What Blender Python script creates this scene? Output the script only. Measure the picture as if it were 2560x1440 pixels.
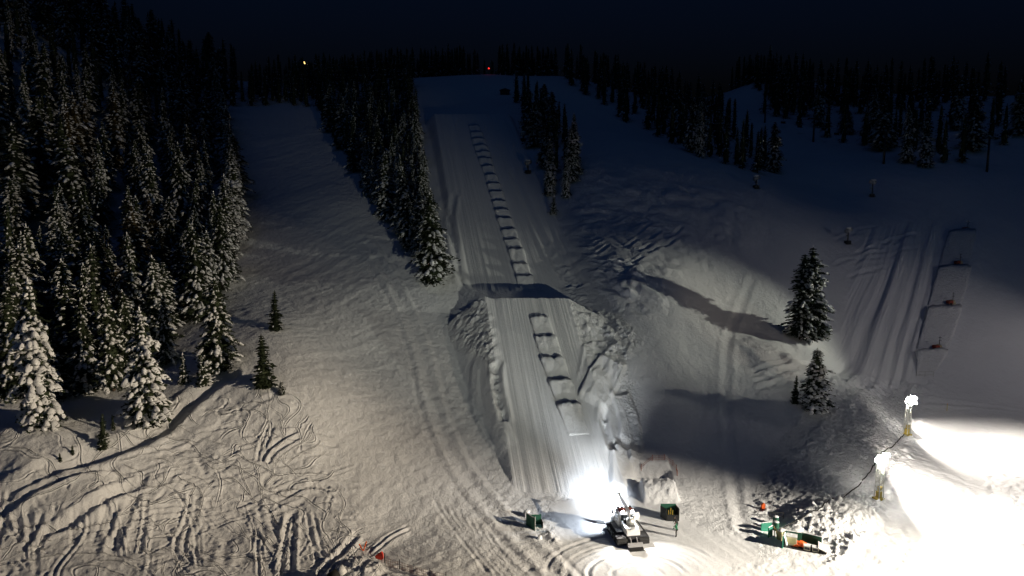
import bpy, math, random
import numpy as np
from mathutils import Vector, Matrix

for o in list(bpy.data.objects):
    bpy.data.objects.remove(o, do_unlink=True)
scene = bpy.context.scene
COL = scene.collection
random.seed(7)
RNG = np.random.default_rng(7)
R = math.radians

# ------------------------------------------------------------------ camera
PITCH = 7.0
CAMZ = 35.0
LENS = 24.0
FPX = LENS / 36.0 * 2560.0
cam_d = bpy.data.cameras.new('camera')
cam_d.lens = LENS
cam_d.sensor_width = 36.0
cam_d.clip_start = 0.5
cam_d.clip_end = 3000.0
cam = bpy.data.objects.new('camera', cam_d)
COL.objects.link(cam)
cam.location = (0, 0, CAMZ)
cam.rotation_euler = (R(90 - PITCH), 0, 0)
scene.camera = cam

# ------------------------------------------------------------------ night sky
world = bpy.data.worlds.new('World')
scene.world = world
world.use_nodes = True
nt = world.node_tree
nt.nodes.clear()
sky = nt.nodes.new('ShaderNodeTexSky')
sky.sky_type = 'NISHITA'
sky.sun_disc = False
sky.sun_elevation = R(-3.2)
sky.sun_rotation = R(180)
sky.altitude = 2000
sky.air_density = 1.0
sky.dust_density = 0.3
sky.ozone_density = 3.0
bg = nt.nodes.new('ShaderNodeBackground')
bg.inputs['Strength'].default_value = 0.15
wo = nt.nodes.new('ShaderNodeOutputWorld')
tint = nt.nodes.new('ShaderNodeMix')
tint.data_type = 'RGBA'
tint.blend_type = 'MULTIPLY'
tint.inputs['Factor'].default_value = 1.0
tint.inputs['B'].default_value = (0.42, 1.35, 1.25, 1)
nt.links.new(sky.outputs[0], tint.inputs['A'])
nt.links.new(tint.outputs['Result'], bg.inputs[0])
nt.links.new(bg.outputs[0], wo.inputs[0])

# faint blue fill lamp, added behind and above the camera to lift the snow
fill_sun_d = bpy.data.lights.new('fill_sun', 'SUN')
fill_sun_d.energy = 0.028
fill_sun_d.angle = R(25)
fill_sun_d.color = (0.20, 0.32, 1.0)
fill_sun = bpy.data.objects.new('fill_sun', fill_sun_d)
COL.objects.link(fill_sun)
fill_sun.rotation_euler = (R(28), R(-12), 0)

# ------------------------------------------------------------------ view
vs = scene.view_settings
vs.view_transform = 'Standard'
vs.look = 'None'
vs.exposure = 0.0
vs.gamma = 1.0
vs.use_curve_mapping = False


def aim(o, target):
    d = Vector(target) - o.location
    o.rotation_euler = d.to_track_quat('-Z', 'Y').to_euler()


def spot(loc, target, power, size, blend, color, radius=0.25):
    ld = bpy.data.lights.new('flood', 'SPOT')
    ld.energy = power
    ld.spot_size = R(size)
    ld.spot_blend = blend
    ld.color = color
    ld.shadow_soft_size = radius
    o = bpy.data.objects.new('flood_light', ld)
    COL.objects.link(o)
    o.location = loc
    aim(o, target)
    return o


WARM = (1.0, 0.83, 0.60)
NEUT = (0.97, 0.98, 0.81)
COOL = (0.80, 0.89, 1.0)
# the stadium masts beyond the right edge of the picture (built further down)
MAST_A = (82.0, 38.0)
MAST_B = (128.0, 108.0)
MAST_C = (34.0, 4.0)
spot((MAST_A[0], MAST_A[1], 24.0), (-60, 45, 4), 4.0e5, 54, 0.9, WARM, 0.6)
spot((MAST_A[0], MAST_A[1] + 1.2, 24.0), (-96, 110, 33), 2.1e5, 37, 1.0, (1.0, 0.88, 0.68), 0.6)
spot((MAST_A[0], MAST_A[1] - 1.2, 24.0), (40, 57, 0), 6.6e5, 35, 1.0, (1.0, 0.91, 0.76), 0.6)
spot((MAST_A[0], MAST_A[1] + 1.2, 22.5), (43, 108, 15), 2.6e4, 15, 0.9, WARM, 0.5)  # extra head added to lighten the twin conifers
spot((MAST_C[0], MAST_C[1], 13.0), (-9, 122, 21), 1.3e5, 27, 1.0, NEUT, 0.35)
spot((MAST_B[0], MAST_B[1], 33.0), (16, 116, 16), 1.35e5, 29, 0.9, NEUT, 0.8)
spot((MAST_B[0], MAST_B[1] + 1.2, 32.0), (86, 122, 4), 1.15e4, 96, 1.0, (1.0, 0.90, 0.86), 0.8)  # extra wide head added to lighten the park slope

# ================================================================== helpers


def link(name, me, mats, parent=None, loc=None, rot=None):
    o = bpy.data.objects.new(name, me)
    COL.objects.link(o)
    if mats is not None:
        if not isinstance(mats, (list, tuple)):
            mats = [mats]
        if len(me.materials) == 0:
            for m in mats:
                me.materials.append(m)
    if parent is not None:
        o.parent = parent
    if loc is not None:
        o.location = loc
    if rot is not None:
        o.rotation_euler = rot
    return o


def tag(o, label=None, cat=None, group=None, kind=None):
    if label:
        o['label'] = label
    if cat:
        o['category'] = cat
    if group:
        o['group'] = group
    if kind:
        o['kind'] = kind
    return o


def thing(name, label, cat, loc=(0, 0, 0), rotz=0.0, group=None):
    o = bpy.data.objects.new(name, None)
    o.empty_display_size = 0.3
    COL.objects.link(o)
    o.location = loc
    o.rotation_euler = (0, 0, rotz)
    return tag(o, label, cat, group)


class MB:
    """collects simple solids into one mesh"""

    def __init__(self):
        self.v = []
        self.f = []
        self.m = []

    def add(self, verts, faces, mat=0):
        b = len(self.v)
        self.v.extend([tuple(p) for p in verts])
        for f in faces:
            self.f.append(tuple(i + b for i in f))
            self.m.append(mat)

    def box(self, c, s, rot=None, mat=0):
        cx, cy, cz = c
        hx, hy, hz = s[0] / 2, s[1] / 2, s[2] / 2
        pts = [Vector((x, y, z)) for z in (-hz, hz) for y in (-hy, hy) for x in (-hx, hx)]
        if rot is not None:
            pts = [rot @ p for p in pts]
        pts = [(p.x + cx, p.y + cy, p.z + cz) for p in pts]
        self.add(pts, [(0, 2, 3, 1), (4, 5, 7, 6), (0, 1, 5, 4), (2, 6, 7, 3), (0, 4, 6, 2), (1, 3, 7, 5)], mat)

    def tube(self, p0, p1, r0, r1=None, n=8, mat=0, cap=True):
        if r1 is None:
            r1 = r0
        p0 = Vector(p0)
        p1 = Vector(p1)
        d = (p1 - p0)
        if d.length < 1e-6:
            return
        q = d.to_track_quat('Z', 'Y')
        vs_ = []
        for p, r in ((p0, r0), (p1, r1)):
            for i in range(n):
                a = 2 * math.pi * i / n
                vs_.append(p + q @ Vector((r * math.cos(a), r * math.sin(a), 0)))
        fs = [(i, (i + 1) % n, n + (i + 1) % n, n + i) for i in range(n)]
        if cap:
            fs.append(tuple(range(n - 1, -1, -1)))
            fs.append(tuple(range(n, 2 * n)))
        self.add(vs_, fs, mat)

    def poly_extrude(self, prof, axis, a0, a1, mat=0):
        """prof: 2D points; axis 'x': prof=(y,z) extruded along x; 'y': prof=(x,z); 'z': prof=(x,y)"""
        n = len(prof)

        def mk(p, a):
            if axis == 'x':
                return (a, p[0], p[1])
            if axis == 'y':
                return (p[0], a, p[1])
            return (p[0], p[1], a)
        vs_ = [mk(p, a0) for p in prof] + [mk(p, a1) for p in prof]
        fs = [(i, (i + 1) % n, n + (i + 1) % n, n + i) for i in range(n)]
        fs.append(tuple(range(n - 1, -1, -1)))
        fs.append(tuple(range(n, 2 * n)))
        self.add(vs_, fs, mat)

    def blob(self, c, s, seed=0, n=8, m=5, jit=0.15, mat=0):
        rr = random.Random(seed)
        vs_ = [(c[0], c[1], c[2] + s[2])]
        for j in range(1, m):
            t = math.pi * j / m
            for i in range(n):
                a = 2 * math.pi * i / n
                k = 1 + rr.uniform(-jit, jit)
                vs_.append((c[0] + s[0] * k * math.sin(t) * math.cos(a), c[1] + s[1] * k * math.sin(t) * math.sin(a),
                            c[2] + s[2] * k * math.cos(t)))
        vs_.append((c[0], c[1], c[2] - s[2]))
        fs = [(0, 1 + i, 1 + (i + 1) % n) for i in range(n)]
        for j in range(m - 2):
            for i in range(n):
                a = 1 + j * n + i
                b = 1 + j * n + (i + 1) % n
                fs.append((a, a + n, b + n, b))
        k = 1 + (m - 2) * n
        fs += [(k + (i + 1) % n, k + i, len(vs_) - 1) for i in range(n)]
        self.add(vs_, fs, mat)

    def mesh(self, name, smooth=False, fix=True):
        me = bpy.data.meshes.new(name)
        me.from_pydata(self.v, [], self.f)
        me.polygons.foreach_set('material_index', self.m)
        if smooth:
            me.polygons.foreach_set('use_smooth', [True] * len(self.f))
        me.update()
        if fix:
            import bmesh
            bm = bmesh.new()
            bm.from_mesh(me)
            bmesh.ops.recalc_face_normals(bm, faces=bm.faces)
            bm.to_mesh(me)
            bm.free()
        return me

    def build(self, name, mats, parent=None, smooth=False, loc=None, rot=None, fix=True):
        return link(name, self.mesh(name, smooth, fix), mats, parent, loc, rot)


def bevel(o, w=0.03, seg=2):
    m = o.modifiers.new('bevel', 'BEVEL')
    m.width = w
    m.segments = seg
    m.limit_method = 'ANGLE'
    return o


# ------------------------------------------------------------------ materials
def new_mat(name):
    m = bpy.data.materials.new(name)
    m.use_nodes = True
    n = m.node_tree.nodes
    return m, n, m.node_tree.links, n['Principled BSDF']


def simple_mat(name, col, rough=0.6, metal=0.0, var=0.12, scale=6.0, bump=0.0):
    m, n, l, b = new_mat(name)
    tc = n.new('ShaderNodeTexCoord')
    nz = n.new('ShaderNodeTexNoise')
    nz.inputs['Scale'].default_value = scale
    nz.inputs['Detail'].default_value = 4
    l.new(tc.outputs['Object'], nz.inputs['Vector'])
    mx = n.new('ShaderNodeMix')
    mx.data_type = 'RGBA'
    mx.inputs['A'].default_value = [c * (1 - var) for c in col] + [1]
    mx.inputs['B'].default_value = [min(1, c * (1 + var)) for c in col] + [1]
    l.new(nz.outputs['Fac'], mx.inputs['Factor'])
    l.new(mx.outputs['Result'], b.inputs['Base Color'])
    b.inputs['Roughness'].default_value = rough
    b.inputs['Metallic'].default_value = metal
    if bump > 0:
        bp = n.new('ShaderNodeBump')
        bp.inputs['Strength'].default_value = bump
        bp.inputs['Distance'].default_value = 0.05
        l.new(nz.outputs['Fac'], bp.inputs['Height'])
        l.new(bp.outputs['Normal'], b.inputs['Normal'])
    return m


def snow_mat(name, grain=0.5, mid=0.5, midscale=1.1, midaniso=(1, 1, 1), col=(0.80, 0.80, 0.81), fine=7.0):
    m, n, l, b = new_mat(name)
    tc = n.new('ShaderNodeTexCoord')
    mp = n.new('ShaderNodeMapping')
    mp.inputs['Scale'].default_value = midaniso
    l.new(tc.outputs['Object'], mp.inputs['Vector'])
    n1 = n.new('ShaderNodeTexNoise')
    n1.inputs['Scale'].default_value = midscale
    n1.inputs['Detail'].default_value = 6
    n1.inputs['Roughness'].default_value = 0.62
    l.new(mp.outputs['Vector'], n1.inputs['Vector'])
    n2 = n.new('ShaderNodeTexNoise')
    n2.inputs['Scale'].default_value = fine
    n2.inputs['Detail'].default_value = 3
    l.new(tc.outputs['Object'], n2.inputs['Vector'])
    b1 = n.new('ShaderNodeBump')
    b1.inputs['Strength'].default_value = mid
    b1.inputs['Distance'].default_value = 0.22
    l.new(n1.outputs['Fac'], b1.inputs['Height'])
    b2 = n.new('ShaderNodeBump')
    b2.inputs['Strength'].default_value = grain
    b2.inputs['Distance'].default_value = 0.05
    l.new(n2.outputs['Fac'], b2.inputs['Height'])
    l.new(b1.outputs['Normal'], b2.inputs['Normal'])
    l.new(b2.outputs['Normal'], b.inputs['Normal'])
    n3 = n.new('ShaderNodeTexNoise')
    n3.inputs['Scale'].default_value = 0.09
    n3.inputs['Detail'].default_value = 5
    l.new(tc.outputs['Object'], n3.inputs['Vector'])
    mx = n.new('ShaderNodeMix')
    mx.data_type = 'RGBA'
    mx.inputs['A'].default_value = [c * 0.93 for c in col] + [1]
    mx.inputs['B'].default_value = list(col) + [1]
    l.new(n3.outputs['Fac'], mx.inputs['Factor'])
    l.new(mx.outputs['Result'], b.inputs['Base Color'])
    b.inputs['Roughness'].default_value = 0.75
    b.inputs['Specular IOR Level'].default_value = 0.25
    return m


def emit_mat(name, col, strength):
    m, n, l, b = new_mat(name)
    b.inputs['Base Color'].default_value = (0.8, 0.8, 0.8, 1)
    b.inputs['Emission Color'].default_value = list(col) + [1]
    b.inputs['Emission Strength'].default_value = strength
    return m


M_SNOW = snow_mat('trampled_snow', 0.6, 0.75, 1.5, fine=6.0)
M_GROOM = snow_mat('groomed_snow', 0.45, 0.30, 1.4)


def groom_mat(name, ang, lat=2.6, strength=0.8, dist=0.10):
    m = snow_mat(name, 0.5, 0.30, 1.6)
    n, l = m.node_tree.nodes, m.node_tree.links
    tc = n.new('ShaderNodeTexCoord')
    mp = n.new('ShaderNodeMapping')
    mp.vector_type = 'TEXTURE'
    mp.inputs['Rotation'].default_value = (0, 0, R(ang))
    l.new(tc.outputs['Object'], mp.inputs['Vector'])
    sc = n.new('ShaderNodeVectorMath')
    sc.operation = 'MULTIPLY'
    sc.inputs[1].default_value = (lat, 0.03, 0.0)
    l.new(mp.outputs['Vector'], sc.inputs[0])
    nz = n.new('ShaderNodeTexNoise')
    nz.inputs['Scale'].default_value = 1.0
    nz.inputs['Detail'].default_value = 2.5
    nz.inputs['Roughness'].default_value = 0.6
    l.new(sc.outputs['Vector'], nz.inputs['Vector'])
    bp = n.new('ShaderNodeBump')
    bp.inputs['Strength'].default_value = strength
    bp.inputs['Distance'].default_value = dist
    l.new(nz.outputs['Fac'], bp.inputs['Height'])
    last = [x for x in n if x.type == 'BUMP' and x is not bp and not x.inputs['Normal'].is_linked][0]
    l.new(bp.outputs['Normal'], last.inputs['Normal'])
    return m


M_LANE = groom_mat('groomed_lane_snow', 8.6, 2.2, 0.75, 0.20)
M_LANEU = groom_mat('groomed_upper_snow', 9.4, 1.5, 0.7, 0.22)
M_PARK = groom_mat('groomed_park_snow', -36.0, 1.2, 0.9, 0.4)
M_ROUGH = snow_mat('rough_snow', 0.8, 1.0, 2.2, fine=4.0)
for n_ in M_ROUGH.node_tree.nodes:
    if n_.type == 'BUMP':
        n_.inputs['Distance'].default_value *= 2.2


def track_mat(name):
    """powder cut by thin crossing ski tracks (fine relief on top of the modelled ones)"""
    m = snow_mat(name, 0.6, 0.7, 1.6, fine=6.0)
    n, l = m.node_tree.nodes, m.node_tree.links
    tc = n.new('ShaderNodeTexCoord')
    last = [x for x in n if x.type == 'BUMP' and not x.inputs['Normal'].is_linked][0]
    acc = None
    wz = n.new('ShaderNodeTexNoise')
    wz.inputs['Scale'].default_value = 0.085
    wz.inputs['Detail'].default_value = 2.0
    l.new(tc.outputs['Object'], wz.inputs['Vector'])
    wa = n.new('ShaderNodeVectorMath')
    wa.operation = 'MULTIPLY_ADD'
    wa.inputs[1].default_value = (26, 26, 0)
    l.new(wz.outputs['Color'], wa.inputs[0])
    l.new(tc.outputs['Object'], wa.inputs[2])
    for k, (ang, sc, dis) in enumerate(((20, 0.42, 5.0), (74, 0.34, 6.0), (118, 0.40, 5.0), (160, 0.28, 4.0))):
        mp = n.new('ShaderNodeMapping')
        mp.inputs['Rotation'].default_value = (0, 0, R(ang))
        mp.inputs['Location'].default_value = (7.3 * k, 3.1 * k, 0)
        l.new(wa.outputs['Vector'], mp.inputs['Vector'])
        wv = n.new('ShaderNodeTexWave')
        wv.wave_profile = 'TRI'
        wv.inputs['Scale'].default_value = sc * 0.32
        wv.inputs['Distortion'].default_value = dis
        wv.inputs['Detail'].default_value = 1.5
        wv.inputs['Detail Scale'].default_value = 0.35
        l.new(mp.outputs['Vector'], wv.inputs['Vector'])
        cr = n.new('ShaderNodeValToRGB')
        e = cr.color_ramp.elements
        e[0].position = 0.0
        e[0].color = (0, 0, 0, 1)
        e[1].position = 0.05
        e[1].color = (0.62, 0.62, 0.62, 1)
        q = cr.color_ramp.elements.new(0.10)
        q.color = (1, 1, 1, 1)
        q = cr.color_ramp.elements.new(0.22)
        q.color = (0.62, 0.62, 0.62, 1)
        l.new(wv.outputs['Fac'], cr.inputs['Fac'])
        nz = n.new('ShaderNodeTexNoise')
        nz.inputs['Scale'].default_value = 0.16
        nz.inputs['Detail'].default_value = 2
        l.new(mp.outputs['Vector'], nz.inputs['Vector'])
        mr = n.new('ShaderNodeMapRange')
        mr.inputs['From Min'].default_value = 0.45
        mr.inputs['From Max'].default_value = 0.58
        l.new(nz.outputs['Fac'], mr.inputs['Value'])
        mx = n.new('ShaderNodeMix')
        mx.data_type = 'FLOAT'
        mx.inputs['A'].default_value = 0.62
        l.new(mr.outputs['Result'], mx.inputs['Factor'])
        l.new(cr.outputs['Color'], mx.inputs['B'])
        if acc is None:
            acc = mx.outputs['Result']
        else:
            ad = n.new('ShaderNodeMath')
            ad.operation = 'ADD'
            l.new(acc, ad.inputs[0])
            l.new(mx.outputs['Result'], ad.inputs[1])
            acc = ad.outputs[0]
    bp = n.new('ShaderNodeBump')
    bp.inputs['Strength'].default_value = 0.9
    bp.inputs['Distance'].default_value = 0.16
    l.new(acc, bp.inputs['Height'])
    l.new(bp.outputs['Normal'], last.inputs['Normal'])
    return m


M_TRACK = track_mat('tracked_powder')
M_BLOCK = snow_mat('block_snow', 0.6, 0.7, 1.8, fine=5)
M_TSNOW = snow_mat('branch_snow', 0.4, 0.6, 2.5, col=(0.82, 0.82, 0.83))
M_BARK = simple_mat('bark', (0.075, 0.05, 0.035), 0.9, var=0.4, scale=8, bump=0.6)
M_DEADBARK = simple_mat('dead_bark', (0.16, 0.13, 0.10), 0.9, var=0.4, scale=8, bump=0.6)


def needle_mat(name, ca, cb):
    m, n, l, b = new_mat(name)
    tc = n.new('ShaderNodeTexCoord')
    nz = n.new('ShaderNodeTexNoise')
    nz.inputs['Scale'].default_value = 2.2
    nz.inputs['Detail'].default_value = 5
    l.new(tc.outputs['Object'], nz.inputs['Vector'])
    cr = n.new('ShaderNodeValToRGB')
    cr.color_ramp.elements[0].position = 0.3
    cr.color_ramp.elements[0].color = list(ca) + [1]
    cr.color_ramp.elements[1].position = 0.72
    cr.color_ramp.elements[1].color = list(cb) + [1]
    l.new(nz.outputs['Fac'], cr.inputs['Fac'])
    l.new(cr.outputs['Color'], b.inputs['Base Color'])
    b.inputs['Roughness'].default_value = 0.8
    b.inputs['Specular IOR Level'].default_value = 0.2
    return m


M_NEEDLE = needle_mat('needles', (0.020, 0.030, 0.016), (0.050, 0.062, 0.030))
M_NEEDLE2 = needle_mat('brown_lit_needles', (0.035, 0.030, 0.014), (0.085, 0.062, 0.028))  # brown needles; also stand in for orange lamp light on one conifer
M_GREEN = simple_mat('green_pad', (0.010, 0.085, 0.050), 0.65, var=0.25, scale=3)
M_GREENL = simple_mat('green_pad_light', (0.02, 0.20, 0.13), 0.65, var=0.2, scale=3)
M_BLACK = simple_mat('black_rubber', (0.012, 0.012, 0.012), 0.8, var=0.3)
M_DARK = simple_mat('dark_steel', (0.035, 0.035, 0.038), 0.55, 0.3, var=0.25)
M_WHITEP = simple_mat('white_paint', (0.74, 0.74, 0.74), 0.45, var=0.08)
M_GREYP = simple_mat('grey_paint', (0.35, 0.35, 0.36), 0.5, var=0.12)
M_REDP = simple_mat('red_paint', (0.30, 0.045, 0.02), 0.5, var=0.15)
M_ORANGE = simple_mat('orange_plastic', (0.80, 0.13, 0.02), 0.6, var=0.18, scale=4)
M_RED = simple_mat('red_plastic', (0.72, 0.035, 0.012), 0.6, var=0.25, scale=4)
M_YEL = simple_mat('yellow_steel', (0.55, 0.42, 0.08), 0.5, var=0.2, scale=4)
M_CREAM = simple_mat('cream_panel', (0.50, 0.46, 0.31), 0.6, var=0.15)
M_OLIVE = simple_mat('olive_panel', (0.36, 0.34, 0.17), 0.6, var=0.2)
M_STEEL = simple_mat('galvanised_steel', (0.55, 0.55, 0.52), 0.45, 0.5, var=0.15)
M_GLASS = simple_mat('cab_glass', (0.05, 0.06, 0.07), 0.1, var=0.1)
M_NET = simple_mat('orange_net', (0.36, 0.10, 0.06), 0.8, var=0.2)
M_NETB = simple_mat('brown_net', (0.24, 0.11, 0.06), 0.8, var=0.2)
M_CLOTH = simple_mat('white_tarp', (0.70, 0.74, 0.72), 0.7, var=0.1, scale=3)
M_WOOD = simple_mat('bamboo', (0.45, 0.25, 0.09), 0.7, var=0.2)
M_BOARD = simple_mat('pale_board', (0.66, 0.66, 0.64), 0.7, var=0.1, scale=2)
M_JACKET = simple_mat('green_jacket', (0.015, 0.13, 0.06), 0.8, var=0.2)
M_JACKETD = simple_mat('black_jacket', (0.012, 0.013, 0.013), 0.8, var=0.2)
M_TROUSER = simple_mat('dark_trousers', (0.014, 0.012, 0.012), 0.85, var=0.2)
M_SKIN = simple_mat('skin', (0.45, 0.27, 0.2), 0.6, var=0.08)
M_HAT = simple_mat('dark_hat', (0.02, 0.02, 0.02), 0.9, var=0.2)
M_LAMP = emit_mat('lamp_glass', (1.0, 0.95, 0.85), 260)
M_LAMPC = emit_mat('lamp_glass_cool', (0.86, 0.93, 1.0), 60)
M_LAMPR = emit_mat('lamp_red', (1.0, 0.02, 0.01), 3)
M_LAMPY = emit_mat('lamp_yellow', (1.0, 0.65, 0.2), 3)

# ================================================================== terrain
SINP, COSP = math.sin(R(PITCH)), math.cos(R(PITCH))


def ray(px, py):
    u = (px - 1280.0) / FPX
    v = (720.0 - py) / FPX
    return np.array([u, COSP + v * SINP, -SINP + v * COSP])


def at_y(px, py, y):
    d = ray(px, py)
    t = y / d[1]
    return d * t + np.array([0, 0, CAMZ])


def project(x, y, z):
    dz = z - CAMZ
    fw = y * COSP - dz * SINP
    up = y * SINP + dz * COSP
    fw = np.maximum(fw, 1e-3)
    return 1280 + FPX * x / fw, 720 - FPX * up / fw


# control points: (pixel x, pixel y, distance) read off the photograph, or world (x, y, z)
CPX = [
    # left slope, near
    (0, 1440, 56), (300, 1440, 58), (600, 1440, 60), (850, 1440, 60.7), (0, 1270, 63), (300, 1150, 70), (540, 950, 83), (750, 990, 82), (800, 1200, 74),
    (370, 1065, 75.5), (120, 1085, 72.5), (150, 1300, 63), (500, 1280, 68), (910, 1365, 66.5), (250, 1000, 80),
    # left forest floor
    (0, 900, 85), (0, 600, 112), (200, 500, 126), (0, 300, 140), (300, 800, 100), (450, 700, 113), (400, 350, 170), (230, 150, 185), (0, 100, 165),
    (500, 230, 232), (610, 500, 150), (590, 350, 193), (560, 800, 98),
    # left run
    (900, 1300, 69.5), (1000, 1100, 82), (900, 900, 97), (1100, 900, 101), (690, 825, 95), (800, 700, 118), (700, 500, 150), (650, 350, 195),
    (670, 275, 228), (1000, 650, 125), (850, 500, 150), (1085, 708, 118.5), (700, 240, 250), (900, 205, 290),
    (930, 450, 165), (1000, 350, 195), (820, 330, 208), (1030, 230, 245), (1150, 1100, 85),
    # upper lane and ridge
    (1310, 735, 120), (1240, 515, 155), (1185, 305, 205), (1200, 252, 240), (1200, 187, 292), (1330, 190, 294),
    # right of the lane
    (1500, 900, 99), (1600, 800, 109), (1700, 1100, 88), (1850, 800, 119), (1400, 520, 150), (1290, 260, 228), (1600, 600, 135), (1450, 450, 160),
    (1550, 310, 230), (1390, 190, 290), (1650, 700, 120), (1750, 600, 138), (1750, 900, 105), (1800, 1000, 97), (1900, 700, 131), (1850, 430, 175),
    (1700, 275, 265), (1650, 1200, 81), (1900, 560, 150),
    # right valley
    (2010, 870, 113), (2035, 1030, 98), (1950, 1050, 96), (2250, 1000, 117), (2250, 900, 124), (2250, 700, 148), (2250, 555, 168), (2100, 480, 186),
    (2560, 1000, 118), (2560, 800, 138), (2560, 600, 165), (2560, 400, 200), (2100, 275, 272), (2033, 355, 235), (1925, 262, 300), (2300, 440, 190),
    (2500, 385, 205), (2560, 250, 250), (1900, 200, 330), (2300, 240, 290), (1850, 1250, 78), (2150, 1160, 85.5), (1950, 1200, 82), (2020, 480, 182),
]
CW = [
    (0, 48, 0), (15, 58, 0), (15, 70, 0), (30, 60, 0), (45, 68, 0), (43.6, 77.3, 0.1), (60.6, 101, 0.1), (80, 70, 0), (62, 85, 0), (80, 100, 0.2), (75, 116, 0.5),
    (100, 60, 0), (115, 92, 0.2), (130, 110, 1), (0, 64, 0), (-10, 61, 0.3), (20, 75, 0.3), (5, 75, 0.3), (30, 69, 0), (12, 77, 0.4),
    (-14, 71, 1.0),
    (5, 80, 0.9), (4, 90, 4.6), (3, 100, 9.4), (2.5, 110, 14.4),
    (-60, 45, 5), (-100, 40, 12), (-95, 72, 22), (-130, 100, 44), (-150, 150, 76), (-180, 220, 96), (-120, 230, 82),
    (-100, 330, 86), (0, 345, 90), (100, 335, 86), (190, 330, 82), (-220, 320, 100), (0, 600, 70), (-350, 600, 90), (350, 600, 80), (240, 230, 70), (210, 150, 34),
    (170, 120, 10), (0, 30, -1), (60, 30, -1), (140, 40, 0),
]
pts = [at_y(*c) for c in CPX] + [np.array(c, float) for c in CW]
PTS = np.array(pts)


def tps_fit(P, lam=6.0):
    n = len(P)
    x = P[:, :2] / 100.0
    d2 = ((x[:, None, :] - x[None, :, :]) ** 2).sum(-1)
    K = 0.5 * d2 * np.log(d2 + 1e-12)
    A = np.zeros((n + 3, n + 3))
    A[:n, :n] = K + np.eye(n) * lam * 1e-4
    A[:n, n] = 1
    A[:n, n + 1:] = x
    A[n, :n] = 1
    A[n + 1:, :n] = x.T
    b = np.zeros(n + 3)
    b[:n] = P[:, 2]
    return np.linalg.solve(A, b)


TW = tps_fit(PTS)
NP_ = len(PTS)


def h_base(x, y):
    x = np.asarray(x, float)
    y = np.asarray(y, float)
    out = TW[NP_] + TW[NP_ + 1] * x / 100 + TW[NP_ + 2] * y / 100
    for i in range(NP_):
        d2 = ((x - PTS[i, 0]) / 100) ** 2 + ((y - PTS[i, 1]) / 100) ** 2
        out = out + TW[i] * 0.5 * d2 * np.log(d2 + 1e-12)
    # the floodlit arena and the run-out are flattened
    return out


_bx = np.arange(-330.0, 331.0, 1.0)
_by = np.arange(20.0, 440.0, 1.0)
_BG = h_base(*np.meshgrid(_bx, _by, indexing='ij'))
h_exact = h_base


def h_base(x, y):
    x = np.asarray(x, float)
    y = np.asarray(y, float)
    if x.size > 200000:
        return h_exact(x, y)
    fx = np.clip(x - _bx[0], 0, len(_bx) - 1.001)
    fy = np.clip(y - _by[0], 0, len(_by) - 1.001)
    i, j = fx.astype(int), fy.astype(int)
    a, b = fx - i, fy - j
    return (_BG[i, j] * (1 - a) + _BG[i + 1, j] * a) * (1 - b) + (_BG[i, j + 1] * (1 - a) + _BG[i + 1, j + 1] * a) * b


def sstep(a, b, x):
    t = np.clip((x - a) / (b - a), 0, 1)
    return t * t * (3 - 2 * t)


def ramp_low(y):
    """landing slope: centre x, surface z"""
    t = (y - 77.0) / 32.0
    cx = 7.1 + (2.35 - 7.1) * t
    z = 0.25 + 19.75 * t + 0.9 * np.sin(np.pi * np.clip(t, 0, 1)) * -0.6
    z = np.where(y > 109, 20.0 - (y - 109) * 0.95, z)
    return cx, z


def ramp_up(y):
    t = (y - 120.0) / 87.0
    cx = 2.4 + (-12.0 - 2.4) * t
    z = 20.0 + (61.6 - 20.0) * t + 0.0
    z = np.where(y < 120, 20.0 - (120 - y) * 0.6, z)
    z = np.where(y > 207, 61.6 - (y - 207) * 0.30, z)
    return cx, z


def H(x, y):
    h = h_base(x, y)
    # flatten the arena floor and the run-out
    cx, z = ramp_up(y)
    hw = 11.0
    d = np.abs(x - cx) - hw
    z2 = z - np.maximum(d, 0) * 1.1
    ok = (y > 112) & (y < 222)
    h = np.where(ok, np.maximum(h, z2), h)
    # inside the lane the surface is exactly the groomed plane
    inl = sstep(0.0, -1.5, d) * sstep(119, 121, y) * sstep(209, 206, y)
    h = h * (1 - inl) + z * inl
    cx, z = ramp_low(y)
    hw = 6.7
    dl = (cx - x) - hw
    dr = (x - cx) - hw
    zz = z - np.maximum(dl, 0) * 0.75 - np.maximum(dr, 0) * 0.55
    ok = (y > 75) & (y < 126)
    h = np.where(ok, np.maximum(h, zz), h)
    inl = sstep(0.0, -1.0, np.maximum(dl, dr)) * sstep(76.5, 79, y) * sstep(110.5, 108.8, y)
    h = h * (1 - inl) + z * inl
    return h


def P(px, py, y0=45.0, y1=420.0):
    """point of the terrain seen at a pixel"""
    d = ray(px, py)
    ys = np.concatenate([np.arange(y0, 140, 0.25), np.arange(140, y1, 0.6)])
    t = ys / d[1]
    xs = d[0] * t
    zs = CAMZ + d[2] * t
    g = zs - H(xs, ys)
    idx = np.where(g < 0)[0]
    if len(idx) == 0:
        i = int(np.argmin(g))
        return np.array([xs[i], ys[i], float(H(xs[i:i + 1], ys[i:i + 1])[0])])
    i = max(idx[0], 1)
    a, b = g[i - 1], g[i]
    k = a / (a - b)
    y = ys[i - 1] + (ys[i] - ys[i - 1]) * k
    x = xs[i - 1] + (xs[i] - xs[i - 1]) * k
    return np.array([x, y, float(H(np.array([x]), np.array([y]))[0])])


def gz(x, y):
    return float(H(np.array([x], float), np.array([y], float))[0])


# ------------------------------------------------------------------ noise
_T = [np.random.default_rng(100 + i).random((256, 256)) for i in range(12)]


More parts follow.
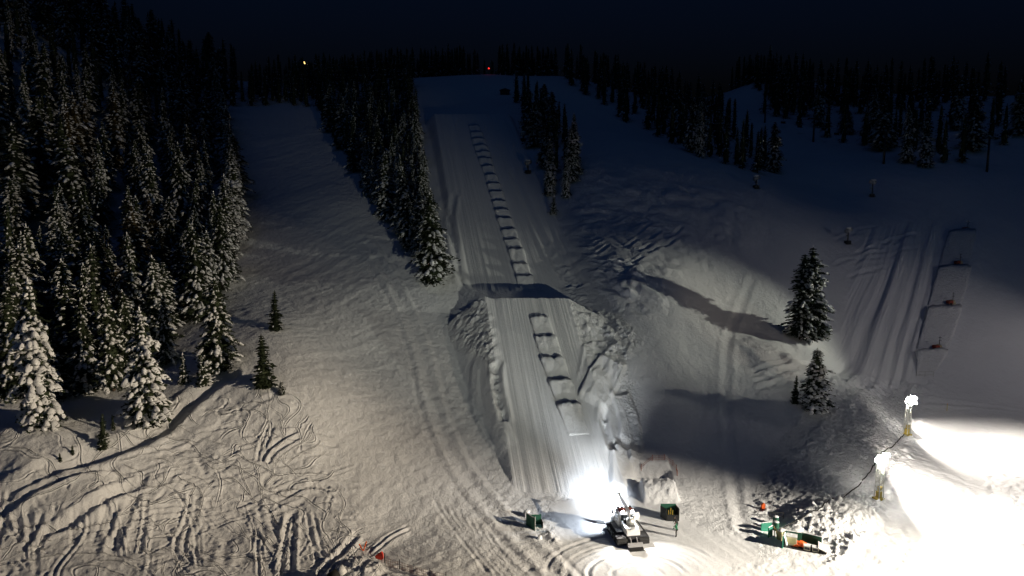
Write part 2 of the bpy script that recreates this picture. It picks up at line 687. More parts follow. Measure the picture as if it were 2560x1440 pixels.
def vnoise(x, y, seed=0):
    T = _T[seed % 12]
    xi = np.floor(x).astype(np.int64)
    yi = np.floor(y).astype(np.int64)
    fx = x - xi
    fy = y - yi
    fx = fx * fx * fx * (fx * (fx * 6 - 15) + 10)
    fy = fy * fy * fy * (fy * (fy * 6 - 15) + 10)
    x0, x1, y0, y1 = xi & 255, (xi + 1) & 255, yi & 255, (yi + 1) & 255
    return (T[x0, y0] * (1 - fx) + T[x1, y0] * fx) * (1 - fy) + (T[x0, y1] * (1 - fx) + T[x1, y1] * fx) * fy - 0.5


def fbm(x, y, seed=0, oct=4, gain=0.5):
    s = 0
    a = 1.0
    for i in range(oct):
        s = s + a * vnoise(x * (2 ** i) * 1.03 + 17.3 * i, y * (2 ** i) * 0.97 - 9.1 * i, seed + i)
        a *= gain
    return s


# ------------------------------------------------------------------ terrain grid
rows = np.concatenate([np.linspace(28, 54, 26, endpoint=False), np.linspace(54, 128, 600, endpoint=False), np.linspace(128, 215, 200, endpoint=False),
                       np.linspace(215, 330, 80, endpoint=False), np.linspace(330, 700, 30)])
cols = np.concatenate([np.linspace(-2.4, -0.80, 40, endpoint=False), np.linspace(-0.80, 0.80, 820, endpoint=False), np.linspace(0.80, 2.4, 41)])
NR, NC = len(rows), len(cols)
GY = np.repeat(rows[:, None], NC, 1)
GX = GY * cols[None, :]
Z = H(GX, GY)
PX, PY = project(GX, GY, Z)


def blur(a, k=3, it=2):
    for _ in range(it):
        p = np.pad(a, ((k, k), (0, 0)), mode='edge').cumsum(0)
        p = np.vstack([np.zeros((1, p.shape[1])), p])
        a = (p[2 * k + 1:] - p[:-(2 * k + 1)]) / (2 * k + 1)
        p = np.pad(a, ((0, 0), (k, k)), mode='edge').cumsum(1)
        p = np.hstack([np.zeros((p.shape[0], 1)), p])
        a = (p[:, 2 * k + 1:] - p[:, :-(2 * k + 1)]) / (2 * k + 1)
    return a


def inpoly(poly, X=None, Y=None):
    X = PX if X is None else X
    Y = PY if Y is None else Y
    r = np.zeros(X.shape, bool)
    n = len(poly)
    for i in range(n):
        x0, y0 = poly[i]
        x1, y1 = poly[(i + 1) % n]
        if y0 == y1:
            continue
        c = ((y0 > Y) != (y1 > Y)) & (X < (x1 - x0) * (Y - y0) / (y1 - y0) + x0)
        r ^= c
    return r


def region(poly, k=4, ymin=0, ymax=1e9):
    return blur((inpoly(poly) & (GY > ymin) & (GY < ymax)).astype(float), k, 2)


def catmull(pts_, step=0.5):
    pts_ = [np.array(p, float) for p in pts_]
    if len(pts_) < 3:
        n = max(2, int(np.linalg.norm(pts_[1] - pts_[0]) / step))
        return np.array([pts_[0] + (pts_[1] - pts_[0]) * i / n for i in range(n + 1)])
    ext = [2 * pts_[0] - pts_[1]] + pts_ + [2 * pts_[-1] - pts_[-2]]
    out = []
    for i in range(1, len(ext) - 2):
        p0, p1, p2, p3 = ext[i - 1], ext[i], ext[i + 1], ext[i + 2]
        n = max(2, int(np.linalg.norm(p2 - p1) / step))
        for k in range(n):
            t = k / n
            out.append(0.5 * ((2 * p1) + (-p0 + p2) * t + (2 * p0 - 5 * p1 + 4 * p2 - p3) * t * t + (-p0 + 3 * p1 - 3 * p2 + p3) * t ** 3))
    out.append(pts_[-1])
    return np.array(out)


def stroke(wpts, reach, fn, step=0.6):
    """apply fn(signed distance, along fraction) to the grid near a world polyline"""
    c = catmull([p[:2] for p in wpts], step)
    y0, y1 = c[:, 1].min() - reach, c[:, 1].max() + reach
    u = c[:, 0] / c[:, 1]
    pad = reach / max(20, c[:, 1].min())
    i0, i1 = np.searchsorted(rows, [y0, y1])
    j0, j1 = np.searchsorted(cols, [u.min() - pad, u.max() + pad])
    if i1 <= i0 or j1 <= j0:
        return
    X = GX[i0:i1, j0:j1]
    Y = GY[i0:i1, j0:j1]
    best = np.full(X.shape, 1e9)
    sd = np.zeros(X.shape)
    fr = np.zeros(X.shape)
    n = len(c) - 1
    for k in range(n):
        ax, ay = c[k]
        bx, by = c[k + 1]
        dx, dy = bx - ax, by - ay
        L2 = dx * dx + dy * dy + 1e-9
        t = np.clip(((X - ax) * dx + (Y - ay) * dy) / L2, 0, 1)
        ex, ey = X - ax - t * dx, Y - ay - t * dy
        d2 = ex * ex + ey * ey
        m = d2 < best
        best = np.where(m, d2, best)
        s = np.sign(dx * (Y - ay) - dy * (X - ax))
        sd = np.where(m, s, sd)
        fr = np.where(m, (k + t) / n, fr)
    d = np.sqrt(best) * sd
    mask = np.abs(d) < reach
    dz = fn(d, fr, X, Y)
    Z[i0:i1, j0:j1] += np.where(mask, dz, 0)


def groove(depth, w, berm=0.6):
    def fn(d, f, X, Y):
        e = np.minimum(1, np.minimum(f, 1 - f) * 12 + 0.0)
        a = np.abs(d)
        wob = 1 + 0.5 * vnoise(X * 1.3, Y * 1.3, 3)
        return e * wob * depth * (-np.exp(-(a / w) ** 2) + berm * np.exp(-((a - 1.9 * w) / (0.75 * w)) ** 2))
    return fn


def pair(depth, w, gap):
    def fn(d, f, X, Y):
        e = np.minimum(1, np.minimum(f, 1 - f) * 12)
        r = 0
        for s in (-gap / 2, gap / 2):
            a = np.abs(d - s)
            r = r - np.exp(-(a / w) ** 2) + 0.5 * np.exp(-((a - 1.8 * w) / (0.8 * w)) ** 2)
        return e * depth * r
    return fn


# --- general undulation
far = sstep(120, 260, GY)
Z += 0.35 * fbm(GX / 14, GY / 14, 1, 3) * sstep(52, 64, GY) * (0.35 + 0.65 * sstep(2, 6, Z))
lanes = np.zeros_like(Z)
cxu, _z = ramp_up(GY)
lat_u = GX - cxu
m_up = (np.abs(lat_u) < 11) & (GY > 119.5) & (GY < 208)
cxl, _z = ramp_low(GY)
lat_l = GX - cxl
m_lo = (np.abs(lat_l) < 6.7) & (GY > 78) & (GY < 109.6)
Mup = blur(m_up.astype(float), 2, 1)
Mlo = blur(m_lo.astype(float), 2, 1)
park_poly = [(2085, 935), (2105, 800), (2165, 570), (2260, 556), (2360, 556), (2345, 700), (2300, 860), (2275, 945), (2200, 1000), (2120, 960)]
arena_poly = [(2295, 1040), (2560, 1052), (3400, 1100), (3400, 2200), (1700, 2200), (1720, 1440), (1900, 1405), (2085, 1392), (2150, 1330), (2190, 1280), (2235, 1190), (2262, 1100)]
m_park = inpoly(park_poly) & (GY > 105) & (GY < 172)
Mpark = blur(m_park.astype(float), 3, 1)
m_arena = inpoly(arena_poly) & (GY < 119)
Marena = blur(m_arena.astype(float), 3, 1)
base_poly = [(1370, 1262), (1480, 1243), (1560, 1240), (1650, 1262), (1770, 1330), (1880, 1345), (1900, 1405), (1720, 1440), (1700, 2200), (1180, 2200), (1420, 1440), (1395, 1360)]
m_base = inpoly(base_poly) & (GY < 79)
Mbase = blur(m_base.astype(float), 4, 2)
# undo undulation on groomed planes
und = 0.35 * fbm(GX / 14, GY / 14, 1, 3) * sstep(52, 64, GY) * (0.35 + 0.65 * sstep(2, 6, Z))
Z -= und * np.clip(Mup + Mlo + Marena * 0.8 + Mbase * 0.7, 0, 1)

# --- corduroy / tiller passes, running down the lanes
def passes(lat, along, seed, fine=0.42, amp=0.05):
    lat2 = lat + 0.22 * vnoise(along / 9.0, lat * 0.07, seed + 5)
    s = vnoise(lat2 / fine, along / 40, seed) * 1.2
    s = s + 1.6 * vnoise(lat2 / 1.25, along / 60, seed + 1)
    s = s + 1.9 * np.minimum(0, vnoise(lat2 / 2.4, along / 80, seed + 2) + 0.18)
    return amp * s


Z += Mlo * passes(lat_l, GY, 1, 0.40, 0.085)
Z += Mup * passes(lat_u, GY, 2, 0.60, 0.11)
# park lane direction: up and slightly right
pk0, pk1 = P(2160, 960), P(2290, 570)
pd = (pk1 - pk0)[:2]
pd = pd / np.linalg.norm(pd)
lat_p = (GX - pk0[0]) * pd[1] - (GY - pk0[1]) * pd[0]
alo_p = (GX - pk0[0]) * pd[0] + (GY - pk0[1]) * pd[1]
Z += Mpark * passes(lat_p, alo_p, 3, 0.75, 0.34)
Z += Marena * (0.09 * fbm(GX / 0.9, GY / 0.9, 4, 4, 0.6))
Z += Mbase * passes(lat_l * 0.9 + GY * 0.25, GY - GX * 0.4, 4, 0.5, 0.03)

# --- left run: flattened flow lines
run_poly = [(600, 700), (570, 280), (780, 275), (1000, 640), (1150, 900), (1280, 1200), (1420, 1440), (980, 1440), (860, 1250), (740, 950), (690, 830)]
Mrun = region(run_poly, 5)
a_run = GX * 0.55 + GY * 0.83
l_run = GX * 0.83 - GY * 0.55
Z += Mrun * (0.09 * vnoise(l_run / 1.6, a_run / 16, 5) + 0.05 * vnoise(l_run / 0.6, a_run / 9, 6) + 0.10 * fbm(GX / 1.0, GY / 1.0, 7, 3))

# --- tracked-out powder, lower left
pow_poly = [(-400, 1700), (-400, 1150), (0, 1060), (200, 1110), (420, 1000), (620, 930), (740, 980), (870, 1250), (1000, 1440), (1100, 1700)]
Mpow = region(pow_poly, 5) * (GY < 100)
Z += Mpow * (0.34 * fbm(GX / 4.2, GY / 4.2, 8, 3, 0.5) + 0.11 * fbm(GX / 1.0, GY / 1.0, 9, 4, 0.65))

# --- moguls on the right face
mog_poly = [(1400, 530), (1480, 430), (1650, 450), (1850, 480), (1900, 560), (1850, 640), (1720, 690), (1680, 780), (1600, 800), (1480, 720), (1430, 650)]
Mmog = region(mog_poly, 6, 100, 190)
Z += Mmog * (0.75 * np.abs(fbm(GX / 4.0 + 0.6 * vnoise(GX / 6, GY / 6, 2), GY / 3.4, 10, 2)) + 0.12 * fbm(GX / 1.2, GY / 1.2, 3, 3))
mog2 = [(1560, 640), (1690, 680), (1680, 770), (1600, 770), (1540, 720)]
Mm2 = region(mog2, 3, 100, 160)
Z += Mm2 * (1.2 * np.maximum(0, fbm(GX / 2.6, GY / 2.6, 11, 2)))

# --- open right slope, gentle
opn = np.clip(1 - (Mup + Mlo + Mpark + Marena + Mbase + Mrun + Mpow + Mmog), 0, 1)
Z += opn * sstep(58, 70, GY) * (0.10 * fbm(GX / 1.3, GY / 1.3, 2, 3) + 0.16 * fbm(GX / 5, GY / 5, 6, 2))

# --- lumpy spoil snow
def lumps(poly, amp, wl, ymin=50, ymax=190, k=3, seed=4):
    m = region(poly, k, ymin, ymax)
    a = np.maximum(0, fbm(GX / wl, GY / wl, seed, 3, 0.6) + 0.12)
    b = np.abs(vnoise(GX / (wl * 0.55), GY / (wl * 0.55), seed + 2))
    return m * amp * 0.55 * (1.5 * a + 0.9 * b)


Z += lumps([(1120, 800), (1210, 745), (1225, 800), (1245, 950), (1275, 1080), (1240, 1020), (1215, 900), (1150, 880)], 0.9, 1.0)
Z += lumps([(1425, 755), (1540, 790), (1570, 840), (1540, 890), (1480, 900), (1440, 830)], 0.75, 1.1)
Z += lumps([(1540, 790), (1600, 850), (1560, 900), (1580, 1000), (1610, 1100), (1600, 1180), (1580, 1120), (1555, 980), (1535, 900)], 0.5, 0.9)
Z += lumps([(1355, 600), (1400, 640), (1470, 760), (1440, 760), (1400, 700)], 0.6, 1.2)
Z += lumps([(1900, 1200), (2090, 1010), (2180, 960), (2260, 1000), (2255, 1120), (2180, 1250), (2040, 1310), (1950, 1290)], 0.55, 0.55)
Z += lumps([(1950, 1300), (2060, 1260), (2160, 1240), (2190, 1300), (2100, 1390), (2060, 1400), (2040, 1350), (1990, 1330)], 0.5, 0.5)
Z += lumps([(2240, 1180), (2270, 1090), (2300, 1040), (2310, 1060), (2270, 1180), (2230, 1270), (2120, 1395), (2060, 1420), (2150, 1310)], 0.8, 1.0)
Z += lumps([(2030, 930), (2150, 940), (2300, 960), (2360, 930), (2330, 1000), (2220, 1015), (2100, 990)], 0.6, 1.1)
Z += lumps([(1885, 1240), (1925, 1230), (1935, 1290), (1890, 1300)], 0.6, 0.8)
Z += lumps([(820, 1400), (930, 1390), (985, 1440), (985, 1600), (800, 1600)], 0.45, 0.7)
Z += lumps([(985, 1405), (1110, 1440), (1110, 1600), (985, 1600)], 0.45, 0.9)
Z += lumps([(1355, 1310), (1375, 1310), (1400, 1360), (1380, 1365)], 0.5, 0.8)
Z += lumps([(1600, 1205), (1690, 1205), (1700, 1260), (1610, 1262)], 0.30, 0.6)

# --- mounds, banks, strips
def mound(px, py, rx, ry, h, rotz=0.0, flat=0.35):
    c = P(px, py)
    dx, dy = GX - c[0], GY - c[1]
    ca, sa = math.cos(rotz), math.sin(rotz)
    a, b = (dx * ca + dy * sa) / rx, (-dx * sa + dy * ca) / ry
    r = np.sqrt(a * a + b * b) * (1 + 0.25 * vnoise(GX / 2.5, GY / 2.5, 6))
    return h * (1 - sstep(flat, 1.0, r))


Z += mound(1925, 890, 7.5, 6.0, 1.1, 0, 0.1)
Z += mound(2000, 915, 4.0, 1.6, 0.6)
Z += mound(2080, 1300, 7.5, 4.0, 1.3, 0.5)
Z += mound(905, 1430, 3.0, 2.4, 0.6)
Z += mound(150, 1235, 9, 4, 0.9)
Z += mound(80, 1120, 7, 4, 1.0)


def strip(pxs, width, h, seed=1, cord=0.12, side=0.5):
    w = [P(*p) for p in pxs]

    def fn(d, f, X, Y):
        a = np.abs(d)
        e = np.minimum(1, np.minimum(f, 1 - f) * 10)
        prof = h * (1 - sstep(width / 2 - side * 0.2, width / 2 + side, a))
        inn = 1 - sstep(width / 2 - 0.3, width / 2, a)
        return e * (prof + inn * cord * (vnoise(d / 0.38, f * 4, seed) + vnoise(d / 0.9, f * 3, seed + 1)))
    stroke(w, width / 2 + side + 0.3, fn)


strip([(1535, 900), (1505, 960), (1475, 1010)], 3.6, 0.6, 1, 0.3, 0.3)
strip([(1545, 985), (1570, 1045), (1578, 1115)], 2.6, 0.5, 3, 0.3, 0.3)
strip([(1545, 1110), (1555, 1170), (1552, 1230)], 2.2, 0.35, 5, 0.03)
strip([(1205, 880), (1200, 960), (1215, 1040), (1270, 1120)], 2.6, 0.35, 6, 0.2)
strip([(1490, 800), (1500, 850), (1480, 960)], 4.0, 0.3, 7, 0.16)
# trench beside the strips (dark line in the photograph)
stroke([P(1512, 1015), P(1512, 1060), P(1535, 1130)], 1.4, groove(0.7, 0.45, 0.3))
stroke([P(1243, 900), P(1242, 960), P(1262, 1060)], 1.6, groove(0.8, 0.5, 0.3))
# wide cat tracks on the left run
stroke([P(915, 610), P(965, 680), P(1020, 790), P(1060, 900), P(1085, 1010), P(1130, 1130), P(1220, 1260), P(1330, 1370), P(1400, 1445)], 3.2,
       lambda d, f, X, Y: (0.10 * np.exp(-((np.abs(d) - 1.25) / 0.45) ** 2) - 0.07 * np.exp(-(d / 0.5) ** 2) - 0.05 * np.exp(-((np.abs(d) - 2.1) / 0.3) ** 2)) * (1 + 0.45 * vnoise(X * 3.2, Y * 3.2, 4)), 1.2)
# cat tracks right of the lane
stroke([P(1880, 700), P(1830, 820), P(1815, 930), P(1820, 1060), P(1835, 1200), P(1860, 1330)], 3.2,
       lambda d, f, X, Y: 0.08 * (np.exp(-((np.abs(d) - 1.1) / 0.45) ** 2) - np.exp(-(d / 0.5) ** 2)) * (1 + 0.6 * vnoise(X * 3.2, Y * 3.2, 4)), 1.2)
# road cut on the left hillside with its shadowed lip
road = [P(-60, 1275), P(0, 1262), P(130, 1195), P(260, 1130), P(370, 1085), P(440, 1035), P(520, 965), P(570, 935)]
stroke(road, 3.0, lambda d, f, X, Y: -0.42 * np.exp(-((d + 0.25) / 0.8) ** 2) + 0.24 * np.exp(-((d + 1.6) / 0.55) ** 2) + 0.2 * np.exp(-((d - 1.7) / 0.6) ** 2), 1.0)
stroke([P(-40, 1300), P(60, 1262), P(190, 1200), P(300, 1165)], 1.6, groove(0.4, 0.4))
stroke([P(100, 1340), P(210, 1290), P(320, 1220), P(345, 1200)], 1.6, groove(0.4, 0.4))
stroke([P(795, 1445), P(840, 1395), P(885, 1345), P(895, 1335)], 1.4, groove(0.34, 0.3))
stroke([P(1025, 1318), P(975, 1345), P(925, 1385)], 1.2, pair(0.12, 0.16, 0.6))
stroke([P(660, 1160), P(690, 1120), P(750, 1085)], 1.2, pair(0.22, 0.2, 0.7))
stroke([P(650, 1160), P(660, 1110), P(680, 1060)], 1.2, pair(0.2, 0.2, 0.5))
for dx in (0, 9, 20, 30):
    stroke([P(700 + dx, 1440), P(705 + dx * 0.9, 1380), P(715 + dx * 0.7, 1320), P(722 + dx * 0.5, 1275)], 1.2, groove(0.26, 0.22))
# turning circles behind the groomer
for rr_, ph in ((1.0, 0.0), (1.32, 0.15), (0.62, -0.1)):
    loop = []
    c0 = P(1590, 1425)
    for k in range(9):
        a = math.radians(200 - k * 24)
        loop.append((c0[0] + 5.8 * rr_ * math.cos(a + ph), c0[1] - 1.0 + 5.0 * rr_ * math.sin(a + ph)))
    stroke(loop, 2.4, pair(0.045, 0.22, 2.2))
for q in range(7):
    x0 = 1080 + q * 22
    stroke([P(x0, 1240 + q * 14), P(x0 + 60, 1330 + q * 12), P(x0 + 150, 1440 + q * 6)], 1.0, groove(0.055, 0.2))
# ski tracks: bundles of long S-curves running down the powder, lower left
rs = random.Random(21)
for q in range(44):
    px = rs.uniform(-160, 830)
    py = rs.uniform(1120, 1280) + (50 if px > 620 else 0)
    end = px + rs.choice([rs.uniform(-40, 60), rs.uniform(40, 160), rs.uniform(-140, -30)])
    amp = rs.uniform(4, 26)
    ph = rs.uniform(0, 6.28)
    freq = rs.uniform(0.35, 0.95)
    f0, f1 = rs.uniform(0, 0.5), rs.uniform(0.55, 1.0)
    for k in range(rs.choice([1, 1, 2, 2, 3])):
        off = k * rs.uniform(7, 14)
        pts_ = []
        for i in range(6):
            f = f0 + (f1 - f0) * i / 5
            pts_.append(P(px + off + (end - px) * f + amp * math.sin(ph + freq * 6.28 * f), py + (1450 - py) * f))
        w = rs.choice([rs.uniform(0.11, 0.18), rs.uniform(0.11, 0.2), rs.uniform(0.25, 0.45)])
        dpt = rs.uniform(0.05, 0.13) * (1.3 if w > 0.24 else 1.0)
        f = groove(dpt, w, 0.75) if rs.random() < 0.65 else pair(dpt * 0.8, w * 0.6, w * 2.8)
        stroke(pts_, 4.0 * w, f, 0.9)
for q in range(26):
    px = rs.uniform(-60, 560)
    py = rs.uniform(1190, 1400)
    L = rs.uniform(150, 420)
    sl_ = rs.uniform(-0.42, 0.05)
    w = rs.uniform(0.11, 0.17)
    stroke([P(px, py), P(px + L * 0.5, py + L * 0.5 * sl_ + rs.uniform(-10, 10)), P(min(px + L, 900), py + (min(px + L, 900) - px) * sl_)], 4 * w,
           groove(rs.uniform(0.04, 0.10), w, 0.8) if rs.random() < 0.5 else pair(rs.uniform(0.03, 0.08), w * 0.8, 0.55), 0.9)
# crossing marks and short hacks
for q in range(230):
    px = rs.uniform(-100, 860)
    py = rs.uniform(1180, 1430)
    L = rs.choice([rs.uniform(10, 35), rs.uniform(15, 90)])
    a = math.radians(rs.choice([rs.gauss(70, 30), rs.gauss(150, 20), rs.gauss(10, 15)]))
    w = rs.choice([rs.uniform(0.10, 0.16), rs.uniform(0.12, 0.3)])
    stroke([P(px, py), P(px + math.cos(a) * L * 0.5 + rs.uniform(-9, 9), py + math.sin(a) * L * 0.3), P(px + math.cos(a) * L, py + math.sin(a) * L * 0.6)],
           4.2 * w, groove(rs.uniform(0.03, 0.10), w, 0.8), 0.7)
for q in range(90):
    px = rs.uniform(380, 920)
    py = rs.uniform(985, 1260)
    if px > 740 + (py - 950) * 0.42:
        continue
    L = rs.uniform(35, 130)
    a = math.radians(rs.choice([rs.gauss(2, 12), rs.gauss(140, 14), rs.gauss(80, 25)]))
    p1 = (px + math.cos(a) * L * 0.5 + rs.uniform(-8, 8), py + math.sin(a) * L * 0.25 + rs.uniform(-6, 6))
    p2 = (px + math.cos(a) * L, py + math.sin(a) * L * 0.5)
    w = rs.uniform(0.14, 0.28)
    stroke([P(px, py), P(*p1), P(*p2)], 4.2 * w, groove(rs.uniform(0.04, 0.12), w), 0.7)
stroke([P(2300, 1003), P(2380, 1010), P(2470, 1018), P(2600, 1034)], 2.2,
       lambda d, f, X, Y: 0.10 * (np.exp(-((np.abs(d) - 0.9) / 0.4) ** 2) - np.exp(-(d / 0.5) ** 2)) * (1 + 1.2 * vnoise(X * 3.0, Y * 3.0, 4)), 1.2)
# traverse tracks on the right banks
for q in range(26):
    px = rs.uniform(1920, 2080)
    py = rs.uniform(1205, 1275)
    k = rs.uniform(0.4, 1.1)
    stroke([P(px, py), P(px + 45 * k, py - 28 * k), P(px + 100 * k, py - 52 * k)], 1.0, groove(rs.uniform(0.05, 0.12), 0.17), 0.7)
for q in range(16):
    px = rs.uniform(1860, 2000)
    py = rs.uniform(915, 975)
    stroke([P(px, py), P(px + 45, py - 6), P(px + 100, py - 9)], 1.2, groove(0.2, 0.25), 0.7)
for q in range(24):
    px = rs.uniform(1430, 1640)
    py = rs.uniform(540, 680)
    stroke([P(px, py), P(px + 35, py + 8), P(px + 70, py + rs.uniform(-20, 20))], 1.4, groove(0.2, 0.3), 0.9)
for q in range(18):
    px = rs.uniform(2080, 2230)
    py = rs.uniform(575, 720)
    stroke([P(px, py), P(px + 30, py - 14), P(px + 75, py - 22)], 1.4, groove(0.15, 0.3), 0.9)
# snow piled beside the lanes
stroke([P(1135, 480), P(1128, 560), P(1150, 680), P(1160, 720)], 2.4, groove(0.35, 0.6), 1.0)
stroke([P(1275, 420), P(1320, 520), P(1380, 640), P(1425, 715)], 2.0, groove(0.30, 0.6), 1.0)
# snow pit by the run-out: a block with a step cut behind it
pc = P(1645, 1235)
pz = gz(pc[0], pc[1])
bx_, by_ = GX - pc[0], GY - pc[1]
blk = (1 - sstep(1.9, 2.3, np.abs(bx_))) * (1 - sstep(0.4, 2.2, by_)) * sstep(-2.4, -0.2, by_)
Z += blk * (1.5 + 0.2 * fbm(GX / 0.6, GY / 0.6, 2, 2))
tr = (1 - sstep(2.0, 2.5, np.abs(bx_ - 0.1))) * sstep(2.2, 2.7, by_) * (1 - sstep(4.6, 4.9, by_))
Z -= tr * (0.9 + 0.5 * fbm(GX / 0.7, GY / 0.7, 5, 2))
sh = (1 - sstep(2.3, 2.7, np.abs(bx_))) * sstep(4.7, 5.0, by_) * (1 - sstep(6.2, 6.8, by_))
Z += sh * 0.9

# --- split the sheet into its surfaces
rid = np.zeros((NR - 1, NC - 1), np.int32)


def cellmask(m):
    return m[:-1, :-1]


rid[cellmask(m_up)] = 1
rid[cellmask(m_lo)] = 2
rid[cellmask(m_park)] = 3
rid[cellmask(m_arena)] = 4
rid[cellmask(m_base)] = 5
m_runp = inpoly(run_poly) & ~m_up & ~m_lo
rr0 = cellmask(m_runp) & (rid == 0) & (cellmask(GY) < 235)
rid[rr0] = 6
bank_poly = [(1885, 1240), (1900, 1150), (2000, 1040), (2090, 985), (2180, 945), (2300, 960), (2290, 1040), (2255, 1130), (2180, 1285), (2090, 1392), (2045, 1405), (2040, 1350), (1990, 1325), (1940, 1290), (1890, 1300)]
m_bank = inpoly(bank_poly) & (GY < 124)
rid[cellmask(m_bank) & (rid == 0)] = 7
rid[cellmask(inpoly(pow_poly)) & (rid == 0) & (cellmask(GY) < 100)] = 8
for sp_ in ([(1110, 800), (1215, 745), (1228, 800), (1250, 950), (1280, 1085), (1240, 1030), (1205, 900), (1130, 880)],
            [(1425, 752), (1550, 785), (1605, 850), (1565, 900), (1590, 1000), (1615, 1120), (1600, 1180), (1575, 1120), (1550, 980), (1530, 900), (1480, 910), (1440, 840)]):
    rid[cellmask(inpoly(sp_)) & (rid == 0) & (cellmask(GY) < 125)] = 9
IDX = np.arange(NR * NC).reshape(NR, NC)
V3 = np.stack([GX.ravel(), GY.ravel(), Z.ravel()], 1)


def sheet(name, k, mat):
    ii, jj = np.where(rid == k)
    q = np.stack([IDX[ii, jj], IDX[ii, jj + 1], IDX[ii + 1, jj + 1], IDX[ii + 1, jj]], 1)
    u, inv = np.unique(q, return_inverse=True)
    q = inv.reshape(-1, 4).astype(np.int32)
    me = bpy.data.meshes.new(name)
    me.vertices.add(len(u))
    me.vertices.foreach_set('co', V3[u].astype(np.float32).ravel())
    me.loops.add(len(q) * 4)
    me.loops.foreach_set('vertex_index', q.ravel())
    me.polygons.add(len(q))
    me.polygons.foreach_set('loop_start', np.arange(0, len(q) * 4, 4, dtype=np.int32))
    me.polygons.foreach_set('use_smooth', np.ones(len(q), bool))
    me.update(calc_edges=True)
    me.validate()
    o = link(name, me, mat)
    return tag(o, kind='structure')


hill = sheet('snow_hillside', 0, M_SNOW)
lane_up = sheet('groomed_upper_slope', 1, M_LANEU)
lane_lo = sheet('groomed_landing_slope', 2, M_LANE)
park = sheet('groomed_park_lane', 3, M_PARK)
arena = sheet('floodlit_snow_arena', 4, M_GROOM)
runout = sheet('groomed_runout', 5, M_GROOM)
run = sheet('ski_run', 6, M_SNOW)
bank = sheet('snow_bank', 7, M_ROUGH)
powder = sheet('tracked_powder_slope', 8, M_TRACK)
spoil = sheet('pushed_snow_banks', 9, M_ROUGH)


def zs(x, y):
    """height of the finished sheet (bilinear)"""
    i = int(np.clip(np.searchsorted(rows, y) - 1, 0, NR - 2))
    u = x / y
    j = int(np.clip(np.searchsorted(cols, u) - 1, 0, NC - 2))
    a = (y - rows[i]) / (rows[i + 1] - rows[i])
    b = (u - cols[j]) / (cols[j + 1] - cols[j])
    a = min(max(a, 0), 1)
    b = min(max(b, 0), 1)
    return float((Z[i, j] * (1 - b) + Z[i, j + 1] * b) * (1 - a) + (Z[i + 1, j] * (1 - b) + Z[i + 1, j + 1] * b) * a)


def G(px, py):
    p = P(px, py)
    return Vector((p[0], p[1], zs(p[0], p[1])))


# ------------------------------------------------------------------ snow steps up the middle of the lanes
def snow_step(name, tl, tr_, bl, br, h, parent, seed, n=12, mat=M_BLOCK, hfront=0.03, m=14):
    """block pushed up at its uphill end: corners given as world points on the slope"""
    tl, tr_, bl, br = [np.array(p[:2], float) for p in (tl, tr_, bl, br)]
    top = []
    rr = np.random.default_rng(seed)
    off = rr.uniform(0, 50, 2)
    verts = []
    for i in range(m + 1):
        f = i / m
        for j in range(n + 1):
            g = j / n
            p = (bl * (1 - g) + br * g) * (1 - f) + (tl * (1 - g) + tr_ * g) * f
            e = 0.10 * float(vnoise(np.array(f * 6 + off[0]), np.array(g * 6 + off[1]), 3))
            ed = min(g, 1 - g)
            hh = hfront + (h - hfront) * f ** 1.3
            hh *= (0.72 + 0.28 * min(1, ed * 9))
            if f > 0.55:
                hh += 0.32 * h * float(fbm(np.array(p[0] * 1.6 + off[0]), np.array(p[1] * 1.6 + off[1]), 5, 3))
            hh += 0.05 * float(fbm(np.array(p[0] * 3.1), np.array(p[1] * 3.1), 2, 2))
            bow = 0.25 * (1 - (2 * g - 1) ** 4) * (f > 0.99)
            dv = (tl + tr_ - bl - br) / 2
            dv = dv / np.linalg.norm(dv)
            pp = p + dv * (bow + e * 0.8 * (1 if f > 0.99 else 0))
            verts.append((pp[0], pp[1], zs(pp[0], pp[1]) + max(hh, 0.02)))
    top_n = len(verts)
    fs = []
    W = n + 1
    for i in range(m):
        for j in range(n):
            a = i * W + j
            fs.append((a, a + 1, a + W + 1, a + W))
    # skirt
    ring = [j for j in range(W)] + [i * W + n for i in range(1, m + 1)] + [m * W + j for j in range(n - 1, -1, -1)] + [i * W for i in range(m - 1, 0, -1)]
    base = len(verts)
    for r in ring:
        x, y, z = verts[r]
        verts.append((x, y, zs(x, y) - 0.35))
    L = len(ring)
    for k in range(L):
        fs.append((ring[k], base + k, base + (k + 1) % L, ring[(k + 1) % L]))
    me = bpy.data.meshes.new(name)
    me.from_pydata(verts, [], fs)
    me.polygons.foreach_set('use_smooth', [i < m * n for i in range(len(fs))])
    me.update()
    return link(name, me, mat, parent)


low = [((1325, 803), (1372, 803)), ((1338, 853), (1392, 852)), ((1352, 907), (1412, 906)), ((1372, 964), (1432, 963)), ((1393, 1023), (1452, 1021)), ((1420, 1092), (1475, 1090))]
for i in range(5):
    snow_step('snow_step', P(*low[i][0]), P(*low[i][1]), P(low[i + 1][0][0] + 3, low[i + 1][0][1] - 4), P(low[i + 1][1][0] - 2, low[i + 1][1][1] - 4), 0.85, lane_lo, 40 + i)
uy = [318, 335, 351, 368, 384, 400, 420, 442, 464, 484, 508, 529, 551, 579, 605, 631, 669, 699, 722]
ul = [388, 395, 402, 415, 425, 440, 458, 478, 488, 502, 518, 532, 545, 567, 585, 607, 632, 652, 668]
ur = [448, 465, 478, 492, 505, 517, 530, 545, 562, 580, 597, 613, 632, 653, 672, 700, 722, 748, 765]
up = [((1000 + a / 2.25, y), (1000 + b / 2.25, y)) for a, b, y in zip(ul, ur, uy)]
